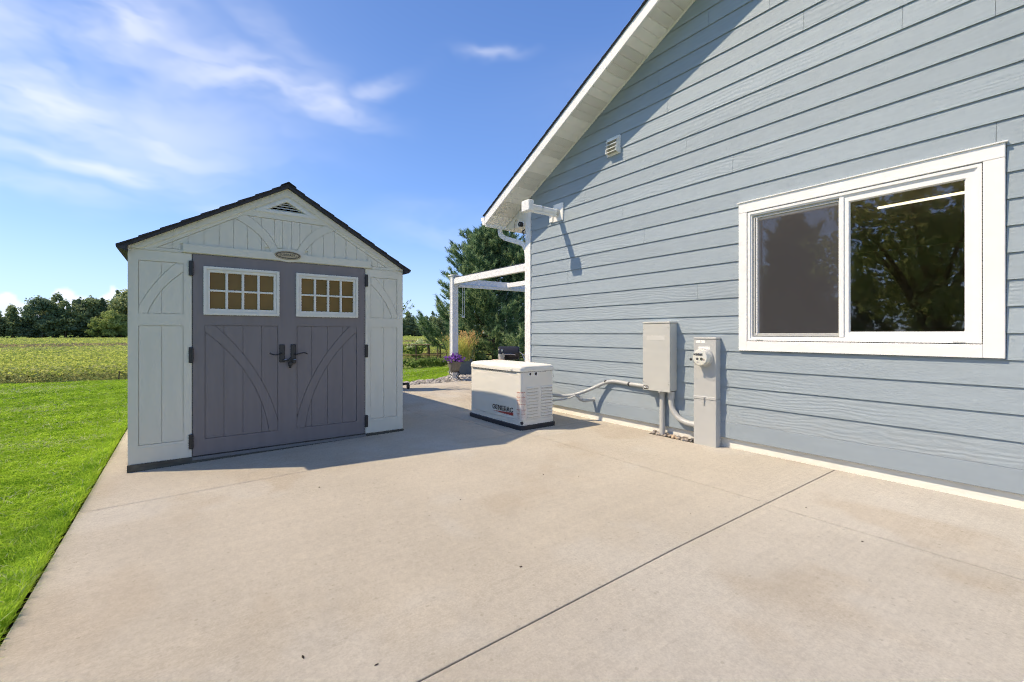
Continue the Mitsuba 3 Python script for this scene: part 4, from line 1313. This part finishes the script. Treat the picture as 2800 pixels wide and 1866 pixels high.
# vent
vo = vent_in.buffer(.034, join_style=2)
add(S, 'gable_vent', ext_y(vo.difference(vent_in), YF - .010, YF + .02, .004), 'shed_trim_mat')
for k, (z0, z1) in enumerate([(2.386, 2.405), (2.411, 2.430), (2.436, 2.452), (2.458, 2.470)]):
    q = vent_in.buffer(-.001).intersection(sbox(0, z0, 2, z1))
    m = ext_y(q, YF + .002, YF + .008)
    v = m.vertices.copy()
    v[:, 1] += (v[:, 2] - z0) * 1.6
    m.vertices = v
    add(S, 'gable_vent', m, 'shed_trim_mat')
# lintel with its oval boss and badge
lin = sbox(-.002, 1.886, 1.712, 1.962)
boss = affinity.scale(Polygon([(CX + math.cos(t), 1.941 + math.sin(t)) for t in np.linspace(0, 2 * math.pi, 64)[:-1]]), .160, .066)
add(S, 'lintel', ext_y(unary_union([lin, boss]), YF - .018, YF + .0178, .003), 'shed_panel_mat')
ell = lambda a, b: affinity.scale(Polygon([(CX + math.cos(t), 1.941 + math.sin(t)) for t in np.linspace(0, 2 * math.pi, 64)[:-1]]), a, b)
bk = add(S, 'badge', ext_y(ell(.122, .043), YF - .025, YF - .0185, .002), 'brass_dark_mat', label='oval bronze maker badge over the doors')
add(bk, 'rim', ext_y(ell(.121, .042).difference(ell(.113, .035)), YF - .029, YF - .0255), 'brass_mat')
add(bk, 'plate', ext_y(ell(.098, .025), YF - .028, YF - .0255, .001), 'brass_mat')
add(bk, 'lettering', text_on('SUNCAST.', .022, .002, 'y', (CX - .078, YF - .0282, 1.931), .156), 'brass_dark_mat')

# doors
for n, (d0, d1, flip) in enumerate([(DX0, .858, False), (.874, DX1, True)]):
    sg = -1 if flip else 1
    z0, z1 = GB + .004, WT - .003
    D = part_key(S, 'door')
    labels[D] = {'label': 'left dark grey door leaf' if not flip else 'right dark grey door leaf'}
    f = mx_ if flip else (lambda p: p)
    # the left door's pattern is drawn, the right door's is its mirror image
    leaf = f(sbox(DX0 + .003, z0, .858, z1))
    low = f(sbox(.161, .172, .768, 1.224))
    wf = f(sbox(.150, 1.322, .778, 1.771))
    add(D, 'leaf', ext_y(leaf, YF + .016, YF + .055), 'shed_door_mat')
    add(D, 'frame', ext_y(leaf.difference(low).difference(wf.buffer(-.02, join_style=2)), YF - .002, YF + .0158, .0025), 'shed_door_mat')
    bd = f(Polygon(arc3((.162, 1.165), (.440, .850), (.691, .172)) + [(.766, .172)] + arc3((.766, .275), (.560, .800), (.235, 1.224)) + [(.162, 1.224)])).intersection(low.buffer(-.0015, join_style=2))
    add(D, 'arched_band', ext_y(bd, YF, YF + .0158, .002), 'shed_door_mat')
    cuts = [.310, .465, .624] if not flip else [2 * CX - .624, 2 * CX - .465, 2 * CX - .310]
    boards(D, low.buffer(-.003, join_style=2).difference(bd.buffer(.003)), cuts, YF + .004, YF + .0158, 'shed_door_mat')
    # window
    wi = f(sbox(.200, 1.380, .727, 1.718))
    W = add(D, 'window_frame', ext_y(wf.difference(wf.buffer(-.026, join_style=2)), YF - .026, YF + .0158, .003), 'shed_trim_mat')
    add(D, 'window_frame', ext_y(wf.buffer(-.0265, join_style=2).difference(wi), YF - .016, YF + .0158, .004), 'shed_trim_mat')
    xa, xb = min(wi.bounds[0], wi.bounds[2]), max(wi.bounds[0], wi.bounds[2])
    px_ = [xa + (xb - xa) * q / 4 for q in range(5)]
    pz_ = [1.380, 1.549, 1.718]
    bars = unary_union([sbox(q - .0105, 1.381, q + .0105, 1.717) for q in px_[1:-1]] + [sbox(xa + .001, 1.540, xb - .001, 1.558)])
    add(D, 'glazing_bar', ext_y(bars, YF - .014, YF + .0060, .003), 'shed_trim_mat')
    for i in range(4):
        for j in range(2):
            add(D, 'pane', box(px_[i] + .0005, px_[i + 1] - .0005, YF + .0065, YF + .0155, pz_[j] + .0005, pz_[j + 1] - .0005), 'shed_pane_mat')
    # hinges
    hx = d0 if not flip else d1
    for (ha, hb) in [(1.675, 1.812), (.880, 1.024), (.095, .230)]:
        add(D, 'hinge', cat([box(hx - .026 * (1 if not flip else .35), hx + .026 * (.35 if not flip else 1), YF - .016, YF + .0, ha, hb, .005), tube([(hx, YF - .018, ha + .02), (hx, YF - .018, hb - .02)], .010, 10)]), 'black_plastic')
    # handle plate with a curved lever
    hp0, hp1 = (.779, .829) if not flip else (.882, .932)
    add(D, 'handle_plate', box(hp0, hp1, YF - .016, YF - .002, .858, 1.038, .005), 'black_plastic')
    xs_ = [.800, .775, .745, .712, .688] if not flip else [.912, .938, .968, 1.003, 1.034]
    zs = [.948, .944, .937, .941, .956] if not flip else [.935, .937, .946, .951, .937]
    ys_ = [YF - .016, YF - .045, YF - .052, YF - .052, YF - .050]
    add(D, 'lever', tube(spline(np.c_[xs_, ys_, zs], 6), .0062, 8), 'black_plastic', 40)
add(S, 'door_gasket', box(.8585, .8735, YF + .012, YF + .05, GB, WT - .004), 'gasket')
add(S, 'latch_bar', box(.805, .905, YF - .036, YF - .0165, .868, .886, .004), 'black_plastic')
add(S, 'padlock', cat([box(.853, .893, YF - .052, YF - .028, .820, .862, .008), tube(spline([(.862, YF - .04, .855), (.862, YF - .04, .885), (.875, YF - .04, .902), (.888, YF - .04, .885), (.888, YF - .04, .855)], 5), .005, 8), box(.893, .925, YF - .045, YF - .02, .842, .884, .006), box(.858, .886, YF - .050, YF - .030, .798, .819, .007)]), 'black_plastic')
add(S, 'latch_pin', cat([tube([(.818, YF - .040, .884), (.838, YF - .040, .884)], .003, 8), tube([(.900, YF - .052, .882), (.928, YF - .049, .884)], .0028, 8)]), 'chrome_mat', 40)
# side and rear walls, floor plinth
add(S, 'side_wall', box(SX0, SX0 + .05, YF + .0605, YR, GB, WT), 'shed_panel_mat')
add(S, 'side_wall', box(SX1 - .05, SX1, YF + .0605, YR, GB, WT), 'shed_panel_mat')
rear = Polygon([(SX0, GB), (SX1, GB), (SX1, WT + .02), (CX, PK), (SX0, WT + .02)])
rvent = affinity.translate(vent_in, 0, 0)
add(S, 'rear_wall', ext_y(rear.difference(rvent), YR + .0005, YR + .05), 'shed_panel_mat')
ms = []
xs_ = np.linspace(SX0 - .004, SX1 + .004, 9)
for a, b in zip(xs_[:-1], xs_[1:]):
    ms.append(box(a, b, YF - .016, YR + .03, min(zb(a), zb(b)) - .01, GB - .001))
add(S, 'base', cat(ms), 'shed_base_mat')
add(S, 'threshold', box(DX0, DX1, YF - .022, YF - .0165, GB - .030, GB - .003), 'gasket')
# roof: an under deck and nine overlapping courses a side
RP = .588
EX = 2.157                       # eave on the right
for side in (1, -1):
    fx = (lambda x: x) if side == 1 else (lambda x: 2 * CX - x)
    def strip(x0, x1, o0, o1, p0=0.0, p1=0.0):
        top = lambda x: 2.667 - RP * (x - CX)
        return Polygon([(fx(x0), top(x0) + o0), (fx(x1), top(x1) + o0 + p0), (fx(x1), top(x1) + o1 + p1), (fx(x0), top(x0) + o1)]).buffer(0)
    R = add(S, 'roof_slope', ext_y(strip(CX, EX - .008, -.045, -.016), YF - .055, YR + .11), 'shed_roof_mat')
    for k in range(9):
        x0 = CX + (EX - CX) * k / 9
        x1 = CX + (EX - CX) * (k + 1) / 9 + .006
        add(R, 'shingle_course', ext_y(strip(x0, x1, -.0155, -.009 - .001, 0, .010), YF - .068 - .002 * (k % 2), YR + .12), 'shed_roof_mat')
    lip = Polygon([(fx(EX), 2.667 - RP * (EX - CX) + .003), (fx(EX + .004), 2.667 - RP * (EX - CX) - .03), (fx(EX - .05), 1.853), (fx(SX1 + .002), 1.846), (fx(SX1 + .002), 1.895), (fx(EX - .02), 1.885)]).buffer(0)
    add(R, 'eave_trim', ext_y(lip, YF - .06, YR + .11), 'shed_roof_mat')
add(S, 'ridge_cap', cat([ext_y(Polygon([(CX - .07, 2.634), (CX, 2.677), (CX + .07, 2.634), (CX + .07, 2.626), (CX, 2.668), (CX - .07, 2.626)]), YF - .072, YR + .125)]), 'shed_roof_mat')

# ------------------------------------------------------------------ behind the house and the shed
V = thing('pergola', 'white pergola frame with corner post and beams behind the house corner', 'pergola')
qx, qy, pz = 5.585, 10.05, 2.66
w = .078


def post(x, y):
    k = add(V, 'post', box(x - w, x + w, y - w, y + w, -.1, pz - .05), 'white_vinyl')
    add(k, 'rib', cat([box(x - w - .012, x - w + .001, y - .055, y - .022, -.1, pz - .06), box(x - w - .012, x - w + .001, y + .022, y + .055, -.1, pz - .06)]), 'white_vinyl')
    add(k, 'cap', cat([box(x - w - .035, x + w + .035, y - w - .035, y + w + .035, pz - .049, pz - .020, .008), box(x - w - .015, x + w + .015, y - w - .015, y + w + .015, pz - .075, pz - .0495, .006)]), 'white_vinyl')


post(qx, qy)
post(qx + 3.6, qy)
for x in (qx, ):
    add(V, 'beam', box(x - .05, x + .05, 5.62, qy - w - .002, pz - .25, pz - .10), 'white_vinyl')
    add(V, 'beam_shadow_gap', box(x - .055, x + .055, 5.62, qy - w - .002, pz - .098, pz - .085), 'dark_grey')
add(V, 'beam', box(qx + .052, qx + 3.6 - w - .002, qy - .05, qy + .05, pz - .25, pz - .10), 'white_vinyl')
add(V, 'beam', box(qx + 1.62, qx + 1.70, 5.62, qy - .052, pz - .245, pz - .125), 'white_vinyl')
add(V, 'track', box(qx + .085, qx + 3.5, qy - .13, qy - .055, pz - .33, pz - .265), 'white_metal')
add(V, 'beam', box(qx + 3.55, qx + 3.65, 5.62, qy - w - .002, pz - .25, pz - .10), 'white_vinyl')
cd = thing('pull_cord', 'thin white looped cord hanging from the pergola beam', 'cord')
for o in (0, .05):
    add(cd, 'cord', tube([(qx + .20 + o, qy - .09, pz - .33), (qx + .20 + o, qy - .09, 1.58)], .007, 6), 'white_vinyl')
add(cd, 'weight', box(qx + .19, qx + .26, qy - .105, qy - .08, 1.55, 1.59, .005), 'white_vinyl')

# flower pot
g = np.random.default_rng(77)
fx_, fy_ = 5.36, 9.62
pot = thing('flower_pot', 'ribbed bronze pot on a scrolled iron stand by the pergola post', 'flower pot')
prof = [(0, .21), (.085, .21), (.12, .25), (.150, .36), (.160, .42), (.175, .43), (.175, .455), (.155, .46), (.145, .43), (0, .42)]
m = lathe(prof, 'z', (0, 0, 0), 48)
a = np.arctan2(m.vertices[:, 1], m.vertices[:, 0])
m.vertices[:, :2] *= (1 + .03 * np.cos(16 * a) * (m.vertices[:, 2] < .42))[:, None]
m.apply_translation([fx_, fy_, 0])
add(pot, 'bowl', m, 'pot_mat', 40)
for k in range(4):
    t = k * math.pi / 2 + .5
    c, s = math.cos(t), math.sin(t)
    pth = [(fx_ + c * .06, fy_ + s * .06, .22), (fx_ + c * .16, fy_ + s * .16, .17), (fx_ + c * .10, fy_ + s * .10, .10), (fx_ + c * .17, fy_ + s * .17, .03), (fx_ + c * .20, fy_ + s * .20, .0), (fx_ + c * .22, fy_ + s * .22, .03)]
    add(pot, 'stand_leg', tube(spline(pth, 6), .008, 6), 'iron_mat')
add(pot, 'stand_ring', tube([(fx_ + .12 * math.cos(t), fy_ + .12 * math.sin(t), .205) for t in np.linspace(0, 6.2832, 25)], .008, 6), 'iron_mat')
fl = thing('purple_flowers', 'mound of bright purple petunias spilling over the bronze pot', 'flowers')
blobs = [(fx_ + .15 * math.cos(t) * r, fy_ + .15 * math.sin(t) * r, .50 + .07 * (1 - r) + g.normal() * .02, .10, .10, .09) for t, r in zip(np.linspace(0, 12, 22), g.uniform(.2, 1.35, 22))]
add(fl, 'leaves', leaf_cloud(blobs, 900, .030, g), 'shrub_mat')
pc = leaf_cloud([(b[0], b[1], b[2] + .02, b[3] * 1.15, b[4] * 1.15, b[5] * 1.1) for b in blobs], 1700, .036, g, .3)
add(fl, 'petals', pc, 'purple_mat')

pl = thing('square_planter', 'tall blue grey square planter holding plumed grass beside the flower pot', 'planter')
bx, by = 6.32, 10.98
add(pl, 'box', ext_z(sbox(bx - .24, by - .24, bx + .24, by + .24).difference(sbox(bx - .215, by - .215, bx + .215, by + .215)), .0, .43), 'planter_blue_mat')
add(pl, 'soil', box(bx - .214, bx + .214, by - .214, by + .214, .02, .40), 'joint_mat')
og = thing('ornamental_grass', 'green and orange plumed ornamental grass growing in the blue grey planter', 'grass plant')


def arcs(n, cx_, cy_, r, h0, h1, lean, width, g, z0=.38):
    t = g.uniform(0, 6.283, n)
    b = np.stack([cx_ + r * g.normal(size=n) * .5, cy_ + r * g.normal(size=n) * .5, np.full(n, z0)], 1)
    H = g.uniform(h0, h1, n)
    L = H * lean * g.uniform(.1, 1.0, n)
    sd = np.stack([np.cos(t + 1.57), np.sin(t + 1.57), t * 0], 1) * width / 2
    vs = []
    for u in (0, .35, .7, 1.0):
        p = b + np.stack([np.cos(t) * L * u ** 1.8, np.sin(t) * L * u ** 1.8, H * (u - .15 * u ** 3)], 1)
        wv = sd * (1 - u * .93)
        vs += [p - wv, p + wv]
    v = np.stack(vs, 1).reshape(-1, 3)
    o = np.arange(n)[:, None] * 8
    f = np.concatenate([o + [[i, i + 1, i + 3]] for i in (0, 2, 4)] + [o + [[i, i + 3, i + 2]] for i in (0, 2, 4)])
    tips = b + np.stack([np.cos(t) * L, np.sin(t) * L, H * .85], 1)
    return tris(v, f), tips


bl, _ = arcs(1300, bx - .05, by, .26, .35, .88, .75, .012, g)
add(og, 'blades', bl, 'tall_grass_mat')
bl, tips = arcs(190, bx + .08, by, .24, .55, 1.0, .62, .007, g)
add(og, 'stems', bl, 'plume_mat')
add(og, 'plumes', leaf_cloud([(x, y, z - .03, .016, .016, .075) for x, y, z in tips], 2600, .022, g), 'plume_mat')
sp = thing('small_plant', 'low white flowered plant at the right rim of the blue grey planter', 'plant')
add(sp, 'leaves', leaf_cloud([(bx + .20, by - .20, .47, .10, .09, .07), (bx + .11, by - .22, .45, .06, .06, .05)], 2500, .030, g), 'shrub_mat')
add(sp, 'blooms', leaf_cloud([(bx + .20, by - .21, .50, .10, .09, .05)], 700, .026, g), 'pale_bloom_mat')

# rock bed between the patio and the back lawn
structure('rock_bed', 'curved bed of pale river rocks between patio and back lawn')
pts = [(2.6, 9.305), (8.4, 9.305), (9.0, 13.2)] + [(x, float(bed_edge(x)) + .03) for x in np.linspace(8.6, 2.6, 24)]
add('rock_bed', 'bed', ext_z(Polygon(pts).buffer(0), -.12, -.03), 'joint_mat')
ico = trimesh.creation.icosphere(1, 1.0)
vs, fs_ = [], []
cnt = 0
for k in range(8200):
    x, y = g.uniform(3.2, 8.3), g.uniform(9.31, 13.0)
    if y > bed_edge(x) + .02 or (abs(x - bx) < .27 and abs(y - by) < .27):
        continue
    r = g.uniform(.013, .030)
    v = ico.vertices * (1 + .3 * g.normal(size=(len(ico.vertices), 1)) * .5) * [r * g.uniform(.8, 1.4), r * g.uniform(.8, 1.4), r * .7] + [x, y, -.03 + r * .5 + g.uniform(0, .02)]
    vs.append(v), fs_.append(ico.faces + cnt)
    cnt += len(v)
add('rock_bed', 'river_rocks', tris(np.vstack(vs), np.vstack(fs_)), 'white_stone_mat', kind='stuff')

# low leafy ground cover, then the garden frame with a pale flowering bush
blobs = [(x, 13.55 + .12 * x * 0 + g.uniform(-.25, .25) + .10 * (x - 6), .16 + g.uniform(-.03, .06), .20, .16, .15) for x in np.arange(4.6, 8.6, .13)]
add(None, 'ground_cover', leaf_cloud(blobs, 1500, .075, g, .8), 'shrub_mat')
labels['ground_cover'] = {'label': 'strip of low leafy green ground cover behind the back lawn', 'category': 'ground cover', 'kind': 'stuff'}

FR = thing('garden_fence', 'weathered open wooden rail frame standing at the edge of the field', 'fence')
fwd, rgt = np.array([math.sin(YAW), math.cos(YAW)]), np.array([math.cos(YAW), -math.sin(YAW)])
o = np.array([7.93, 17.55])


def fpt(u, d):
    return o + rgt * u + fwd * d


def rail(u0, d0, u1, d1, z, t=.035):
    a, b = fpt(u0, d0), fpt(u1, d1)
    return tube([(*a, z), (*b, z)], t * .62, 4)


for (u, d) in [(-.62, 0), (0, 0), (.51, 0), (1.02, 0), (.32, 1.3), (.70, 1.3), (-.4, 1.3), (1.10, 1.3)]:
    p = fpt(u, d)
    add(FR, 'post', box(p[0] - .025, p[0] + .025, p[1] - .025, p[1] + .025, -.2, .645), 'wood_rail_mat')
for z in (.66, .23, .07):
    add(FR, 'rail', rail(-.66, -.03, 1.05, -.03, z), 'wood_rail_mat')
    add(FR, 'rail', rail(-.45, 1.3, 1.12, 1.3, z * .98), 'wood_rail_mat')
add(FR, 'rail', rail(1.02, 0, 1.10, 1.3, .655), 'wood_rail_mat')
add(FR, 'rail', rail(-.62, 0, -.4, 1.3, .655), 'wood_rail_mat')
hb = thing('hydrangea_bush', 'rounded bush with pale green flower heads inside the wooden frame', 'bush')
c = fpt(-.20, .65)
blobs = [(c[0] + g.normal() * .28, c[1] + g.normal() * .2, g.uniform(.2, .62), .22, .2, .18) for _ in range(16)]
add(hb, 'leaves', leaf_cloud(blobs, 700, .08, g), 'shrub_mat')
add(hb, 'flower_heads', leaf_cloud([(c[0] + g.normal() * .25, c[1] - .15 + g.normal() * .15, g.uniform(.55, .86), .13, .12, .11) for _ in range(14)], 1300, .06, g), 'pale_bloom_mat', kind='stuff')

# barrel grill behind the generator
GL = thing('barbecue_grill', 'black barrel charcoal grill with a folded side table behind the generator', 'grill')
c0 = np.array([6.44, 9.0])
def gp_(u, d, z):
    p = c0 + rgt * u + fwd * d
    return (p[0], p[1], z)
prof = [(0, -.26), (.14, -.26), (.165, -.23), (.165, .23), (.14, .26), (0, .26)]
lidm = lathe(prof, 'z', (0, 0, 0), 28)
v = lidm.vertices.copy()
lidm.vertices = np.stack([v[:, 2], v[:, 0], v[:, 1]], 1)
ang = math.atan2(rgt[1], rgt[0])
lidm = rotz(lidm, math.degrees(ang))
lidm.apply_translation([*gp_(.10, 0, .665)])
add(GL, 'barrel', lidm, 'grill_mat', 40)
add(GL, 'handle', tube(spline([gp_(-.05, -.17, .63), gp_(-.05, -.22, .64), gp_(.10, -.22, .64), gp_(.22, -.22, .635), gp_(.26, -.17, .60)], 5), .010, 8), 'chrome_mat', 40)
add(GL, 'thermometer', lathe([(0, 0), (.03, 0), (.03, .012), (0, .014)], 'y', gp_(-.07, -.155, .73), 16), 'chrome_mat', 40)
for (u, d) in [(-.12, -.12), (.32, -.12), (-.12, .14), (.32, .14)]:
    add(GL, 'leg', tube([gp_(u, d, .60), gp_(u * 1.15, d * 1.25, 0)], .014, 8), 'iron_mat')
add(GL, 'side_shelf', cat([box(-.20, .10, -.02, .15, 0, .018, .003)]).apply_transform(trimesh.transformations.translation_matrix(gp_(-.10, -.30, .50)) @ trimesh.transformations.rotation_matrix(ang, [0, 0, 1])), 'board_mat')
add(GL, 'side_shelf', cat([box(-.20, .22, -.02, .15, 0, .018, .003)]).apply_transform(trimesh.transformations.translation_matrix(gp_(-.12, -.31, .465)) @ trimesh.transformations.rotation_matrix(ang, [0, 0, 1])), 'board_mat')
add(GL, 'ash_bucket', lathe([(0, 0), (.07, 0), (.085, .13), (.08, .13), (.066, .01), (0, .01)], 'z', gp_(-.08, -.24, .52), 20), 'conduit_mat', 40)
add(GL, 'brace', tube([gp_(.30, -.1, .74), gp_(.45, -.05, .62), gp_(.56, 0, .60)], .010, 6), 'chrome_mat')
add(GL, 'brace', tube([gp_(.42, -.08, .64), gp_(.52, -.1, .42)], .010, 6), 'chrome_mat')
add(GL, 'lower_rack', box(-.25, .33, -.14, .14, 0, .02, .004).apply_transform(trimesh.transformations.translation_matrix(gp_(.05, 0, .22)) @ trimesh.transformations.rotation_matrix(ang, [0, 0, 1])), 'iron_mat')

# tall planter on castors, mostly hidden behind the shed
TP = thing('rolling_planter', 'tall brown wooden planter on black castors peeking out behind the shed', 'planter')
tx_, ty_ = 3.39, 8.74
for k in range(7):
    z = .13 + k * .135
    add(TP, 'slat', box(tx_ - .20, tx_ + .17, ty_ - .20, ty_ + .21, z, z + .128, .006), 'cedar_mat')
for (sx, sy) in [(-.16, -.17), (.30, -.05), (-.16, .17), (.17, .17)]:
    k = add(TP, 'castor', tube([(tx_ + sx + .06 - .018, ty_ + sy, .050), (tx_ + sx + .06 + .018, ty_ + sy, .050)], .050, 20), 'black_plastic', 40)
    add(k, 'fork', box(tx_ + sx - .10, tx_ + sx + .085, ty_ + sy - .018, ty_ + sy + .03, .085, .128, .004), 'iron_mat')
bm = thing('slender_shrub', 'thin leafy shoots rising beside the right edge of the shed', 'shrub')
ms, lv = [], []
for k in range(16):
    a, l = g.uniform(0, 6.283), g.uniform(.1, .40)
    top = np.array([tx_ + .24 + math.cos(a) * l * .75, ty_ + math.sin(a) * l, g.uniform(1.4, 1.86)])
    p = spline([(tx_ + g.normal() * .08, ty_ + g.normal() * .08, 1.02), (tx_ + math.cos(a) * l * .35, ty_ + math.sin(a) * l * .35, 1.35), top], 6)
    ms.append(tube(p, np.linspace(.005, .002, len(p)), 5))
    for u in range(4, len(p), 2):
        lv.append((*p[u], .04, .04, .045))
add(bm, 'stems', cat(ms), 'bark_mat')
add(bm, 'leaves', leaf_cloud(lv, 600, .026, g), 'shrub_mat')

# marker stake at the field edge
sk = thing('marker_stake', 'thin dark wooden stake standing at the front edge of the crop', 'stake')
add(sk, 'stick', tube([(-1.265, 14.28, -.1), (-1.235, 14.28, .235)], [.016, .013], 6), 'wood_rail_mat')

hr = np.random.default_rng(4)
for k in range(13):
    plant(['wood_pine_b', 'wood_leafy_b', 'wood_pine_a'][k % 3], -33 + hr.uniform(-2, 2), -14 + 3.6 * k, hr.uniform(4.3, 5.4), hr.uniform(0, 360), z=-.2, label='bushy hedgerow tree far left of the camera, mirrored low in the window', group='hedgerow trees left of the camera')
# garden trees on the side of the lawn opposite the house wall (outside the frame; seen mirrored in the window)
mk = thing('garden_pine', 'tall pine on the lawn left of the camera, mirrored in the window screen', 'tree')
gg = np.random.default_rng(8)
tf, di, limbs = near_pine(-20.5, 11.4, 7.9, 2.6, 21)
add(mk, 'trunk', tube([(-20.5, 11.4, -.2), (-20.5, 11.4, 7.4)], [.2, .03], 8), 'bark_mat', True)
add(mk, 'crown', needles(tf, di, 5, .26, .05, gg), 'pine_mat')
for (nm, lab, x, y, h, wd, sd) in [('garden_tree', 'broad leafy tree left of the camera, mirrored in the near window pane', -15.5, 4.4, 9.0, .50, 31), ('garden_tree', 'second leafy tree beyond the lawn left of the camera', -24.0, 5.6, 7.5, .45, 32),
                                 ('garden_tree', 'low leafy tree left of the pine beyond the lawn', -26, 15.5, 6.2, .5, 33), ('garden_tree', 'leafy tree far left of the camera past the lawn', -23, -1.0, 7.5, .45, 34)]:
    k = thing(nm, lab, 'tree')
    q = np.random.default_rng(sd)
    blobs = []
    for _ in range(110):
        a, t = q.uniform(0, 6.28), q.random()
        rr = h * wd * math.sin(math.pi * (.15 + .78 * t)) * q.random() ** .5
        s = h * q.uniform(.06, .11)
        blobs.append((x + math.cos(a) * rr, y + math.sin(a) * rr, h * (.22 + .75 * t), s, s, s * .8))
    add(k, 'crown', leaf_cloud(blobs, 130, .17, q), 'far_bright_mat')
    limbs = [tube(spline([(x, y, h * .12), (x + math.cos(a) * h * .12, y + math.sin(a) * h * .12, h * .4), (x + math.cos(a) * h * .3, y + math.sin(a) * h * .3, h * .66)], 4), np.linspace(.13, .03, 9), 6) for a in np.linspace(0, 5.6, 8)]
    add(k, 'trunk', cat([tube([(x, y, -.2), (x, y, h * .5)], [.24, .15], 9)] + limbs), 'bark_mat', True)
